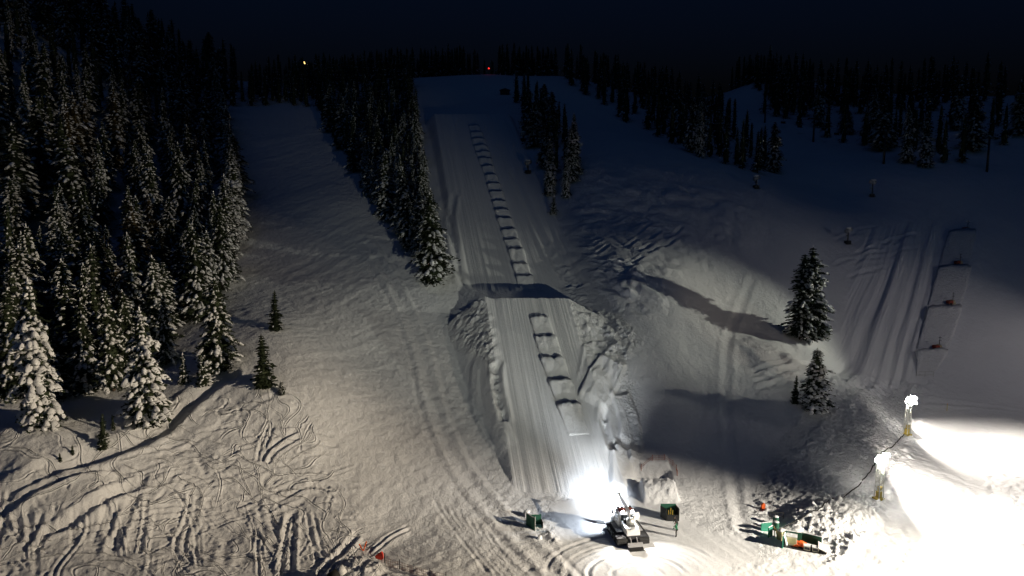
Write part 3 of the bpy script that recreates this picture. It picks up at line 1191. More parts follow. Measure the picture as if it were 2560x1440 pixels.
for i in range(18):
    b = up[i + 1]
    snow_step('snow_step', P(*up[i][0]), P(*up[i][1]), P(b[0][0] + 1, b[0][1] - 1), P(b[1][0] - 1, b[1][1] - 1), 0.75 if i < 15 else 0.95, lane_up, 60 + i, n=9, m=9)
# four terraces of the park
ter = [((2372, 585), (2440, 583), (2346, 664), (2424, 664)), ((2345, 674), (2428, 674), (2318, 764), (2404, 764)),
       ((2318, 776), (2405, 774), (2290, 872), (2372, 872)), ((2288, 888), (2370, 882), (2292, 936), (2335, 936))]
for i, (a, b, c, d) in enumerate(ter):
    snow_step('snow_terrace', P(*a), P(*b), P(*c), P(*d), 1.1, park, 90 + i, n=14, m=12, hfront=0.1, mat=M_ROUGH)

# ================================================================== trees
def conifer(seed, Ht=14.0, Rm=2.1, levels=36, nb=9, snow=0.75, snow_size=1.0, pw=0.8, droop=0.45, gap=0.04, tw=7, lite=False):
    rr = random.Random(seed)
    tk, cr, sn = MB(), MB(), MB()
    # trunk
    lean = (rr.uniform(-0.15, 0.15), rr.uniform(-0.15, 0.15))
    prev = (0, 0, -0.6)
    for k in range(1, 7):
        z = -0.6 + (Ht * 0.97 + 0.6) * k / 6
        cur = (lean[0] * k / 6, lean[1] * k / 6, z)
        r0 = 0.018 * Ht * (1 - (k - 1) / 6.3)
        r1 = 0.018 * Ht * (1 - k / 6.3)
        tk.tube(prev, cur, r0, r1, 4 if lite else 7, cap=(k in (1, 6)))
        prev = cur
    # dense inner crown
    rings = 9
    n = 9
    vs_ = []
    for j in range(rings + 1):
        f = j / rings
        z = Ht * (gap + 0.02 + (0.96 - gap) * f)
        rad = Rm * 0.40 * (1 - f) ** pw + 0.03
        for i in range(n):
            a = 2 * math.pi * i / n
            q = rad * rr.uniform(0.65, 1.2)
            vs_.append((q * math.cos(a), q * math.sin(a), z + rr.uniform(-0.25, 0.25)))
    fs = []
    for j in range(rings):
        for i in range(n):
            a = j * n + i
            b = j * n + (i + 1) % n
            fs.append((a, b, b + n, a + n))
    cr.add(vs_, fs)
    thin = [rr.uniform(0.45, 1.3) for _ in range(12)]
    wob = [rr.uniform(0.72, 1.22) for _ in range(levels // 3 + 3)]
    for L_ in range(levels):
        f = (L_ + rr.random() * 0.6) / levels
        z = Ht * (gap + (0.985 - gap) * f)
        Rz = Rm * ((1 - f) ** pw) * (0.85 + 0.3 * rr.random()) * wob[L_ // 3] + 0.12
        if f < 0.12:
            Rz *= 0.75 + 2 * f
        cnt = max(4, int(nb * (0.45 + 0.55 * (Rz / Rm))))
        a0 = rr.random() * 6.28
        for b in range(cnt):
            a = a0 + 2 * math.pi * b / cnt + rr.uniform(-0.3, 0.3)
            sec = thin[int((a % 6.283) / 6.2832 * 12) % 12]
            Lb = Rz * rr.uniform(0.5, 1.18) * (0.62 + 0.38 * sec)
            ca, sa = math.cos(a), math.sin(a)
            dr = droop * rr.uniform(0.7, 1.3)

            def pos(s, side=0.0, dz=0.0):
                rad = Lb * s
                return (rad * ca - side * sa, rad * sa + side * ca, z + Lb * (0.12 * s - dr * s * s) + dz)
            # foliage: drooping leaf-shaped sprays on both sides of the branch
            for k in range(tw):
                s = 0.22 + 0.78 * (k + rr.random() * 0.7) / tw
                for sd in (-1, 1):
                    ln = (0.36 * Lb * (1.15 - s) + 0.22) * rr.uniform(0.7, 1.3)
                    wd = (0.085 + 0.06 * Lb) * (1.6 if lite else 1.0)
                    p0 = Vector(pos(s))
                    dir_ = Vector((ca * 0.65 - sd * sa * 0.8, sa * 0.65 + sd * ca * 0.8, -0.35 + rr.uniform(-0.25, 0.2)))
                    dir_.normalize()
                    nrm = Vector((rr.uniform(-0.5, 0.5), rr.uniform(-0.5, 0.5), 1)).cross(dir_)
                    nrm.normalize()
                    p1 = p0 + dir_ * ln * 0.45 + nrm * wd
                    p2 = p0 + dir_ * ln
                    p3 = p0 + dir_ * ln * 0.45 - nrm * wd
                    cr.add([p0, p1, p2, p3], [(0, 1, 2, 3)])
            # snow pads: one on a short branch, two on a long one
            cuts = [(0.30, 0.70), (0.66, 1.03)] if Lb > 1.25 else [(rr.uniform(0.25, 0.5), rr.uniform(0.85, 1.04))]
            for (s0, s1) in cuts:
                if rr.random() > snow * (0.6 + 0.5 * sec):
                    continue
                s0 += rr.uniform(-0.05, 0.08)
                s1 += rr.uniform(-0.08, 0.04)
                hw = min((0.13 * Lb + 0.10) * rr.uniform(0.6, 1.4) * snow_size, 0.27 + 0.14 * snow_size)
                th = min((0.07 + 0.06 * Lb) * rr.uniform(0.7, 1.5) * snow_size, 0.30)
                lat0 = rr.uniform(-0.25, 0.25) * hw
                na, nc_ = (2, 2) if lite else (3, 4)
                tv, bv = [], []
                for i in range(na + 1):
                    q = i / na
                    s = s0 + (s1 - s0) * q
                    w = hw * math.sin(math.pi * (0.14 + 0.78 * q)) * rr.uniform(0.75, 1.25)
                    for j in range(nc_ + 1):
                        g = 2 * j / nc_ - 1
                        hgt = th * math.sqrt(max(0, 1 - g * g)) * math.sin(math.pi * (0.12 + 0.80 * q)) * rr.uniform(0.7, 1.3)
                        sag = -0.35 * abs(g) * w
                        tv.append(pos(s, lat0 + g * w, 0.03 + hgt + sag))
                        bv.append(pos(s, lat0 + g * w * 0.9, 0.0 + sag - 0.03))
                W = nc_ + 1
                o = len(tv)
                fs = []
                for i in range(na):
                    for j in range(nc_):
                        a_ = i * W + j
                        fs.append((a_, a_ + W, a_ + W + 1, a_ + 1))
                        fs.append((o + a_, o + a_ + 1, o + a_ + W + 1, o + a_ + W))
                sn.add(tv + bv, fs)
    # snowy or bare leader
    if snow > 0.4:
        sn.blob((0, 0, Ht * 0.985), (0.10, 0.10, 0.30), seed, 6, 4)
    return tk.mesh('trunk', True, False), cr.mesh('crown', False, False), sn.mesh('snow_load', True, False)


def set_mat(me, m):
    me.materials.append(m)
    return me


KIND = {}


def kind(key, needle=M_NEEDLE, **kw):
    t, c, s = conifer(**kw)
    KIND[key] = (set_mat(t, M_BARK), set_mat(c, needle), set_mat(s, M_TSNOW), kw.get('Ht', 14.0))


kind('heavy', seed=1, Ht=14, Rm=2.7, levels=36, nb=12, snow=0.80, snow_size=1.35, pw=0.52)
kind('heavy2', seed=2, Ht=14, Rm=3.1, levels=36, nb=12, snow=0.75, snow_size=1.15, pw=0.55)
kind('fir', seed=3, Ht=15, Rm=2.7, levels=42, nb=12, snow=0.58, snow_size=0.85, pw=0.58)
kind('fir2', seed=4, Ht=15, Rm=3.1, levels=42, nb=12, snow=0.46, snow_size=0.78, pw=0.55)
kind('fir3', seed=5, Ht=15, Rm=2.3, levels=42, nb=11, snow=0.62, snow_size=0.95, pw=0.5)
kind('fir4', seed=15, Ht=15, Rm=2.6, levels=40, nb=11, snow=0.40, snow_size=0.85, pw=0.5, gap=0.08)
kind('brown', needle=M_NEEDLE2, seed=6, Ht=15, Rm=2.7, levels=40, nb=12, snow=0.50, snow_size=0.85, pw=0.55)
kind('pine', seed=7, Ht=17, Rm=3.7, levels=40, nb=14, snow=0.58, snow_size=0.72, pw=0.5, gap=0.06, droop=0.3)
kind('dark', seed=8, Ht=8, Rm=1.7, levels=26, nb=10, snow=0.10, snow_size=0.6, pw=0.85, droop=0.2)
kind('sapling', seed=9, Ht=4.5, Rm=0.75, levels=18, nb=7, snow=0.8, snow_size=0.9, pw=0.7, tw=4)
kind('sparse', seed=10, Ht=14, Rm=2.3, levels=28, nb=9, snow=0.35, snow_size=0.8, pw=0.7, gap=0.10)
kind('far', seed=11, Ht=14, Rm=2.5, levels=15, nb=7, snow=0.25, snow_size=0.9, pw=0.6, tw=2, lite=True)
kind('far2', seed=12, Ht=14, Rm=2.0, levels=15, nb=7, snow=0.2, snow_size=0.9, pw=0.5, tw=2, lite=True)


def place_tree(key, loc, height, label, group=None, rz=None, name='conifer_tree', wide=1.0):
    t, c, s, h0 = KIND[key]
    k = height / h0
    e = thing(name, label, 'tree', loc, rz if rz is not None else random.uniform(0, 6.28), group)
    e.scale = (k * wide, k * wide * random.uniform(0.88, 1.12), k)
    e.rotation_euler = (random.gauss(0, 0.025), random.gauss(0, 0.025), e.rotation_euler[2])
    link('trunk', t, None, e)
    cr = link('crown', c, None, e)
    tag(link('snow_load', s, None, cr), kind='stuff')
    return e


def tree_px(key, px, py, top, label, wide=1.0, group=None, name='conifer_tree', rz=None):
    p = G(px, py)
    fw = p.y * COSP - (p.z - CAMZ) * SINP
    # height so that the tip lands on the pixel row 'top'
    d = ray(px, top)
    hgt = CAMZ + d[2] * (p.y / d[1]) - p.z
    place_tree(key, (p.x, p.y, p.z - 0.15), hgt, label, group, rz, name, wide)
    TREE_XY.append((p.x, p.y))


TREE_XY = []
tree_px('heavy', 105, 1088, 690, 'tallest front conifer plastered with thick snow pillows at the left edge', 0.92)
tree_px('heavy2', 368, 1066, 765, 'broad snow-plastered conifer at the bend of the hillside road', 0.92)
tree_px('fir', 90, 860, 556, 'narrow snow-coated fir standing directly behind the tallest front conifer', 0.75)
tree_px('fir2', 548, 930, 690, 'dark bushy conifer at the top end of the hillside road', 1.05)
tree_px('dark', 688, 826, 722, 'upper of the two lone dark conifers on the open slope', 1.0)
tree_px('dark', 662, 978, 830, 'lower of the two lone dark conifers on the open slope', 1.15)
tree_px('dark', 258, 1120, 1030, 'small dark snowless conifer in front of the broad snow-plastered one', 0.9)
tree_px('dark', 284, 1078, 1032, 'tiny dark conifer touching the small snowless one', 0.8)
tree_px('sapling', 460, 955, 882, 'thin snowy sapling in the clearing beside the broad conifer', 1.1)
tree_px('sapling', 508, 958, 872, 'snow-lumped sapling at the foot of the dark bushy conifer', 1.3)
tree_px('dark', 182, 1145, 1108, 'little dark sapling poking out of the snow above the hillside road', 1.0)
tree_px('dark', 152, 1162, 1128, 'stubby dark sapling nearest the hillside road at the left', 1.1)
tree_px('sapling', 705, 992, 950, 'low snowy bush at the right foot of the lower lone conifer', 1.8)
tree_px('brown', 345, 770, 505, 'orange-lit tall conifer with snow clumps inside the left forest', 0.95)  # orange light on this tree is put into its needle colour
tree_px('fir2', 1084, 712, 478, 'big snowy conifer at the lower tip of the middle tree island', 1.1)
tree_px('fir', 1052, 640, 470, 'dark conifer just behind the one at the lower tip of the middle island', 1.0)
tree_px('pine', 2000, 852, 628, 'left one of the lone twin conifers on the right slope', 0.95)
tree_px('pine', 2026, 862, 610, 'right one of the lone twin conifers on the right slope', 0.85)
tree_px('heavy2', 2036, 1030, 868, 'bright snow-plastered conifer below the lone twin pair', 1.15)
tree_px('dark', 1988, 1005, 935, 'faint dark young conifer left of the bright snow-plastered one', 0.8)
tree_px('sapling', 1383, 535, 488, 'snow-smothered sapling at the lower tip of the right tree island', 1.5)
tree_px('fir2', 2112, 332, 262, 'left of the small dark conifers on the far right knoll', 1.3)
tree_px('fir', 2124, 336, 275, 'short conifer hugging the left one on the far right knoll', 1.3)
tree_px('fir', 2166, 335, 258, 'slim conifer in the middle of the far right knoll', 1.2)
tree_px('fir2', 2205, 378, 240, 'tallest of the conifers on the far right knoll', 1.2)
tree_px('fir2', 2280, 360, 268, 'conifer standing between the far right knoll and the right forest', 1.3)
tree_px('fir2', 1935, 430, 300, 'outermost conifer at the lower right end of the ridge forest', 1.0)

# --- forests, sampled over the ground
CAND = []


def try_add(x, y, hmin, hmax, key, spacing, extra):
    for (a, b) in TREE_XY:
        if (a - x) ** 2 + (b - y) ** 2 < spacing * spacing:
            return False
    TREE_XY.append((x, y))
    CAND.append((x, y, random.uniform(hmin, hmax), key, extra))
    return True


def poly_forest(wpoly, n, spacing, hmin, hmax, keys, zone, seed, outside=False):
    rr = random.Random(seed)
    poly = [(p[0], p[1]) for p in wpoly]
    xs = [p[0] for p in poly]
    ys = [p[1] for p in poly]
    tries = 0
    got = 0
    while got < n and tries < n * 90:
        tries += 1
        x, y = rr.uniform(min(xs), max(xs)), rr.uniform(min(ys), max(ys))
        if not bool(inpoly(poly, np.array([x]), np.array([y]))[0]):
            continue
        z = gz(x, y)
        px, py = project(np.array([x]), np.array([y]), np.array([z + 8.0]))
        if not (-700 < px[0] < 2900):
            continue
        out = not (-60 < px[0] < 2620)
        if out != outside:
            continue
        if try_add(x, y, hmin, hmax, rr.choice(keys), spacing, 'far' if out else zone):
            got += 1


def back(front_px, depth, dxl=0, dxr=0):
    f = [P(*p) for p in front_px]
    fr = [(p[0], p[1]) for p in f]
    bk = [(fr[-1][0] + dxr, fr[-1][1] + depth), (fr[0][0] + dxl, fr[0][1] + depth)]
    return fr + bk


left_edge = [P(0, 985), P(180, 930), P(330, 890), P(430, 830), P(505, 800), P(585, 705), P(604, 650), P(600, 500), P(575, 375), P(552, 290), P(548, 262)]
left_poly = [(p[0], p[1]) for p in left_edge]
left_poly += [(left_poly[-1][0] - 8, 262), (-215, 262), (-215, 120), (left_poly[0][0] - 62, left_poly[0][1] + 6)]
KL = ['fir', 'fir2', 'fir3', 'fir4', 'fir2', 'fir3', 'brown', 'fir4', 'sparse']
# a dense first rank along the edge of the run
for i in range(5, len(left_edge) - 1):
    a, b = left_edge[i], left_edge[i + 1]
    n = max(1, int(np.linalg.norm((b - a)[:2]) / 4.2))
    for k in range(n):
        q = a + (b - a) * k / n
        try_add(q[0] - random.uniform(1.0, 2.5), q[1], 12, 15.5, random.choice(['fir', 'fir2', 'fir3', 'heavy2']), 3.0, 'left_edge')
for (px, py, h_, k_) in [(28, 1000, 13, 'fir2'), (60, 960, 14, 'fir4'), (185, 960, 13, 'fir4'), (215, 985, 11, 'fir2'), (245, 950, 13, 'sparse'), (285, 975, 12, 'fir4'), (170, 900, 14, 'fir'),
                          (325, 940, 12, 'fir2'), (415, 905, 10, 'fir4'), (300, 880, 13, 'brown'), (140, 1000, 10, 'fir2'), (5, 940, 14, 'fir'), (240, 880, 14, 'fir2'), (395, 860, 12, 'fir')]:
    q = P(px, py)
    try_add(q[0], q[1], h_ - 1, h_ + 1, k_, 1.8, 'left')
low_poly = [(P(*q)[0], P(*q)[1]) for q in [(0, 985), (180, 935), (330, 890), (430, 830), (505, 800), (575, 715), (560, 640), (400, 640), (200, 660), (0, 700)]]
poly_forest(low_poly, 46, 3.1, 9, 15, ['fir', 'fir2', 'fir3', 'fir4', 'brown', 'sparse', 'fir4'], 'left', 11)
poly_forest(left_poly, 300, 3.7, 9, 18, KL, 'left', 1)
poly_forest(left_poly, 60, 5.0, 9, 18, KL, 'left', 21, True)
mid_poly = [P(1072, 690), P(1040, 672), P(975, 570), P(895, 450), P(845, 372), P(805, 300), P(795, 270)]
mid_poly = [(p[0], p[1]) for p in mid_poly]
for p in [(1030, 215), (1040, 300), (1046, 400), (1052, 470), (1085, 640)]:
    q = P(*p)
    mid_poly.append((q[0], q[1]))
poly_forest(mid_poly, 140, 3.2, 10.5, 14.5, ['fir', 'fir2', 'fir3', 'sparse'], 'mid', 2)
isl = [(P(*p)[0], P(*p)[1]) for p in [(1385, 515), (1420, 500), (1448, 492), (1440, 420), (1405, 340), (1345, 285), (1305, 255), (1285, 250), (1310, 310), (1340, 390), (1362, 455)]]
poly_forest(isl, 40, 3.6, 9.5, 13, ['fir', 'fir2', 'fir3'], 'island', 3)
rf = back([(1390, 193), (1450, 232), (1520, 280), (1600, 322), (1700, 372), (1800, 418), (1850, 432), (1930, 428)], 78, 30, 8)
poly_forest(rf, 165, 4.0, 10, 15, ['fir', 'fir2', 'fir3', 'sparse'], 'ridge', 4)
ff = back([(2318, 438), (2400, 438), (2440, 418), (2500, 388), (2620, 340)], 95, -14, 40)
poly_forest(ff, 85, 5.0, 12, 18, ['fir', 'fir2', 'fir3'], 'right', 5)
poly_forest(ff, 25, 5.0, 12, 18, ['fir', 'fir2', 'fir3'], 'right', 25, True)


# far ridges
def ridge(front_px, depth, n, hmin, hmax, seed, zone='far'):
    poly_forest(back(front_px, depth), n, 3.2, hmin, hmax, ['far', 'far2'], zone, seed)


ridge([(1045, 193), (1100, 188), (1195, 178)], 30, 60, 9, 14, 6)
ridge([(1245, 178), (1300, 178), (1395, 184)], 30, 60, 9, 14, 7)
ridge([(1195, 176), (1245, 176)], 30, 8, 5, 8, 13)
ridge([(548, 262), (600, 266), (700, 268), (800, 268), (850, 225), (1050, 195)], 60, 150, 9, 13.5, 8)
ridge([(1905, 240), (1950, 278), (2010, 276), (2085, 266), (2230, 268), (2320, 300)], 45, 120, 11, 16, 9)


def appsize(c):
    x, y, h = c[0], c[1], c[2]
    return h / math.hypot(x, y)


CAND = [c for c in CAND if c[4] == 'far' or True]
inds = sorted([c for c in CAND if c[4] != 'far'], key=appsize, reverse=True)
NIND = 272
LAB = {
    'left_edge': ('snow-clumped conifer in the front rank along the left run', 'conifers lining the left run'),
    'left_low': ('snow-clumped conifer among the lower packed forest on the left hillside', 'conifers packed in the lower left forest'),
    'left_mid': ('dim snow-flecked conifer halfway up the packed left hillside forest', 'conifers packed halfway up the left hillside'),
    'left_high': ('nearly black conifer among the high left forest under the skyline', 'conifers packed in the upper left forest'),
    'mid': ('conifer standing among the middle tree island between the two lit runs', 'conifers packed in the middle tree island'),
    'island': ('conifer standing among the narrow right tree island beside the stepped lane', 'conifers packed in the narrow right tree island'),
    'ridge': ('conifer standing among the dark forest on the right ridge', 'conifers packed in the right ridge forest'),
    'right': ('conifer standing among the dark forest at the far right edge', 'conifers packed in the far right forest'),
}
for c in inds[:NIND]:
    x, y, h, key, zone = c
    if zone == 'left':
        zone = 'left_low' if y < 118 else ('left_mid' if y < 165 else 'left_high')
    place_tree(key, (x, y, zs(x, y) - 0.2), h, LAB[zone][0], LAB[zone][1], wide=random.uniform(0.72, 1.25))
# the rest read as one dark mass: two joined meshes
rest = inds[NIND:] + [c for c in CAND if c[4] == 'far']


def mesh_arrays(me):
    v = np.empty(len(me.vertices) * 3, np.float32)
    me.vertices.foreach_get('co', v)
    ls = np.empty(len(me.loops), np.int32)
    me.loops.foreach_get('vertex_index', ls)
    st = np.empty(len(me.polygons), np.int32)
    me.polygons.foreach_get('loop_start', st)
    return v.reshape(-1, 3), ls, st


def joined(name, cands, which, mat, parent=None):
    Vs, Ls, Ss = [], [], []
    vo = lo = 0
    rr = random.Random(5)
    for (x, y, h, key, zone) in cands:
        key = 'far' if rr.random() < 0.5 else 'far2'
        v, ls, st = FARR[key][which]
        k = h / KIND[key][3]
        a = (x * 13.7 + y * 7.1) % 6.28
        ca, sa = math.cos(a), math.sin(a)
        w = np.stack([(v[:, 0] * ca - v[:, 1] * sa) * k + x, (v[:, 0] * sa + v[:, 1] * ca) * k + y, v[:, 2] * k + zs(x, y) - 0.2], 1)
        Vs.append(w)
        Ls.append(ls + vo)
        Ss.append(st + lo)
        vo += len(v)
        lo += len(ls)
    V_, L_, S_ = np.concatenate(Vs), np.concatenate(Ls), np.concatenate(Ss)
    me = bpy.data.meshes.new(name)
    me.vertices.add(len(V_))
    me.vertices.foreach_set('co', V_.astype(np.float32).ravel())
    me.loops.add(len(L_))
    me.loops.foreach_set('vertex_index', L_.astype(np.int32))
    me.polygons.add(len(S_))
    me.polygons.foreach_set('loop_start', S_.astype(np.int32))
    me.update(calc_edges=True)
    return link(name, me, mat, parent)


FARR = {k: [mesh_arrays(KIND[k][i]) for i in range(3)] for k in ('far', 'far2')}
wood = joined('far_forest', rest, 1, M_NEEDLE)
tag(wood, 'dark far-off conifer wood along the ridge line under the night sky', 'forest', kind='stuff')
joined('trunks', rest, 0, M_BARK, wood)
joined('snow_load', rest, 2, M_TSNOW, wood)

# bare dead trunks inside the left forest
for i, (px, py, top, lab) in enumerate([(262, 760, 592, 'leftmost bare grey trunk in the dark gap of the left forest'), (272, 762, 585, 'middle bare grey trunk in the dark gap of the left forest'),
                                        (280, 764, 600, 'rightmost bare grey trunk in the dark gap of the left forest')]):
    p = G(px, py)
    d = ray(px, top)
    h = CAMZ + d[2] * (p.y / d[1]) - p.z
    t = thing('dead_tree', lab, 'tree', (p.x, p.y, p.z - 0.2), 0, 'bare trunks in the left forest')
    m = MB()
    m.tube((0, 0, -0.3), (0.05, 0, h * 0.5), 0.16, 0.11, 7)
    m.tube((0.05, 0, h * 0.5), (0.02, 0.05, h), 0.11, 0.03, 7)
    m.build('trunk', M_DEADBARK, t, True)
    rr = random.Random(i)
    for k in range(10):
        z = h * rr.uniform(0.3, 0.95)
        a = rr.uniform(0, 6.28)
        m = MB()
        L = rr.uniform(0.3, 0.9)
        m.tube((0.03, 0, z), (math.cos(a) * L, math.sin(a) * L, z - 0.12), 0.025, 0.008, 5)
        m.build('branch', M_DEADBARK, t)

# ================================================================== floodlight towers
def light_tower(px, py, top, label, aims, power, arms):
    p = G(px, py)
    d = ray(px, top)
    h = CAMZ + d[2] * (p.y / d[1]) - p.z
    t = thing('light_tower', label, 'light tower', p, 0.35, 'portable light towers beside the arena')
    # lattice mast
    s = 0.34
    cs = [(-s, -s), (s, -s), (s, s), (-s, s)]
    for (x, y) in cs:
        m = MB()
        m.tube((x, y, 0), (x * 0.8, y * 0.8, h), 0.055, 0.05, 6)
        m.build('mast_leg', M_STEEL, t)
    m = MB()
    n = 7
    for k in range(n):
        z0, z1 = h * (0.2 + 0.8 * k / n), h * (0.2 + 0.8 * (k + 1) / n)
        for q in range(4):
            a, b = cs[q], cs[(q + 1) % 4]
            if k % 2:
                a, b = b, a
            m.tube((a[0] * 0.9, a[1] * 0.9, z0), (b[0] * 0.9, b[1] * 0.9, z1), 0.028, n=5)
            m.tube((a[0] * 0.9, a[1] * 0.9, z1), (b[0] * 0.9, b[1] * 0.9, z1), 0.028, n=5)
    m.build('lattice', M_STEEL, t)
    m = MB()
    m.box((0, 0, 0.1), (1.0, 1.0, 0.2))
    m.box((0, 0, 0.6), (0.5, 0.5, 0.8))
    m.tube((0.42, 0.2, 0.2), (0.42, 0.2, 1.5), 0.05, n=6)
    m.box((0.05, -0.05, 1.35), (0.4, 0.4, 0.45))
    bevel(m.build('base_cabinet', M_YEL, t), 0.03)
    m = MB()
    m.tube((-0.9, 0, h), (0.9, 0, h), 0.06, n=6)
    m.tube((0, -0.5, h + 0.02), (0, 0.5, h + 0.02), 0.05, n=6)
    m.build('lamp_bar', M_STEEL, t)
    for i, (x, y, z, tgt) in enumerate(arms):
        # head: housing plus glowing lens facing its target
        loc = Vector((x, y, h + z))
        wl = Matrix.Rotation(0.35, 4, 'Z') @ loc + Vector(p)
        dirw = (Vector(tgt) - wl).normalized()
        dirl = Matrix.Rotation(-0.35, 3, 'Z') @ dirw
        q = dirl.to_track_quat('Z', 'Y')
        m = MB()
        m.tube(loc - dirl * 0.34, loc - dirl * 0.02, 0.18, 0.46, 14)
        hd = m.build('lamp_head', M_GREYP, t, False)
        m = MB()
        m.tube(loc - dirl * 0.0, loc + dirl * 0.14, 0.45, 0.30, 16)
        m.build('lens', M_LAMP, hd)
        sl = wl + dirw * 0.3
        spot(sl, tgt, power, 128, 0.5, (1.0, 0.91, 0.80), 0.025)
        # plates added to cut the lamp's light off at the arena edges
        rz_ = Matrix.Rotation(-0.35, 3, 'Z')
        for (la, lb, lf) in ((aims[0], aims[1], Vector((0, 0, 0.42))), (aims[2], aims[3], Vector((-0.34, 0.10, 0.22)))):
            qa, qb = (Vector(la) - sl).normalized() * 0.42, (Vector(lb) - sl).normalized() * 0.42
            ex = (qb - qa).normalized() * 0.16
            qa, qb = qa - ex * 1.3, qb + ex
            qs = [qa, qb, qb + lf, qa + lf]
            nn = (qs[1] - qs[0]).cross(qs[3] - qs[0]).normalized() * 0.015
            m = MB()
            m.add([rz_ @ (x + sl - Vector(p)) for x in qs] + [rz_ @ (x + nn + sl - Vector(p)) for x in qs],
                  [(0, 1, 2, 3), (4, 7, 6, 5), (0, 4, 5, 1), (1, 5, 6, 2), (2, 6, 7, 3), (3, 7, 4, 0)])
            m.build('cutoff_plate', M_DARK, hd)
    return p, h


T1 = light_tower(2196, 1252, 1150, 'nearer lattice light tower with blazing lamps beside the arena', [(62, 109.5, 0), (92, 107.5, 0), (51, 92, 0), (42, 60, 0)], 1.9e4,
                 [(-0.62, 0, 0.25, (55, 60, 0)), (0.0, -0.1, 0.5, (72, 70, 0)), (0.62, 0.1, 0.25, (82, 84, 0)), (0.05, 0.0, -0.35, (62, 74, 0))])
T2 = light_tower(2267, 1087, 1003, 'farther lattice light tower with blazing lamps beside the arena', [(64, 109.8, 0), (90, 107.8, 0), (64.5, 108, 0), (52, 88, 0)], 1.9e4,
                 [(-0.6, 0, 0.25, (80, 85, 0)), (0.05, 0.0, 0.55, (85, 96, 0)), (0.6, 0, 0.25, (90, 104, 0)), (0.55, 0.0, -0.35, (74, 88, 0))])


def stadium_mast(x, y, h, label, n):
    t = thing('stadium_mast', label, 'light mast', (x, y, zs(x, y) - 0.1), 0)
    m = MB()
    m.tube((0, 0, -0.5), (0, 0, h), 0.45, 0.2, 12)
    m.build('pole', M_STEEL, t, True)
    m = MB()
    m.box((0, 0, h - 0.4), (0.25, 4.0, 0.25))
    m.box((0, 0, h - 1.6), (0.25, 4.0, 0.25))
    m.build('lamp_frame', M_STEEL, t)
    for k in range(n):
        yy = -1.6 + 3.2 * (k % 4) / 3
        zz = h - 0.4 - 1.2 * (k // 4)
        m = MB()
        m.tube((-0.1, yy, zz), (-0.4, yy, zz - 0.12), 0.18, 0.36, 12)
        hd = m.build('lamp_head', M_GREYP, t)
        m = MB()
        m.tube((-0.4, yy, zz - 0.12), (-0.46, yy, zz - 0.145), 0.34, 0.30, 12)
        m.build('lens', M_LAMPC, hd)


stadium_mast(MAST_A[0] + 1.8, MAST_A[1], 24.6, 'tall stadium light mast beyond the near right edge', 8)
stadium_mast(MAST_C[0], MAST_C[1] - 1.8, 13.6, 'shorter stadium light mast beyond the bottom edge', 4)
stadium_mast(MAST_B[0] + 1.6, MAST_B[1], 32.0, 'tall stadium light mast beyond the far right edge', 8)

# power cable lying on the snow
def ground_cable(name, pxs, r, mat, label, lift=0.06):
    c = catmull([P(*p)[:2] for p in pxs], 0.6)
    m = MB()
    pr = None
    for q in c:
        cur = (q[0], q[1], zs(q[0], q[1]) + lift)
        if pr is not None:
            m.tube(pr, cur, r, n=6, cap=False)
        pr = cur
    o = m.build(name, mat, None, True)
    return tag(o, label, 'cable')


ground_cable('power_cable', [(2260, 1088), (2235, 1115), (2205, 1135), (2170, 1190), (2120, 1240), (2080, 1275), (2042, 1306), (1990, 1320), (1958, 1326)], 0.07, M_BLACK,
             'long black power cable lying across the lumpy snow bank between the light towers', 0.12)

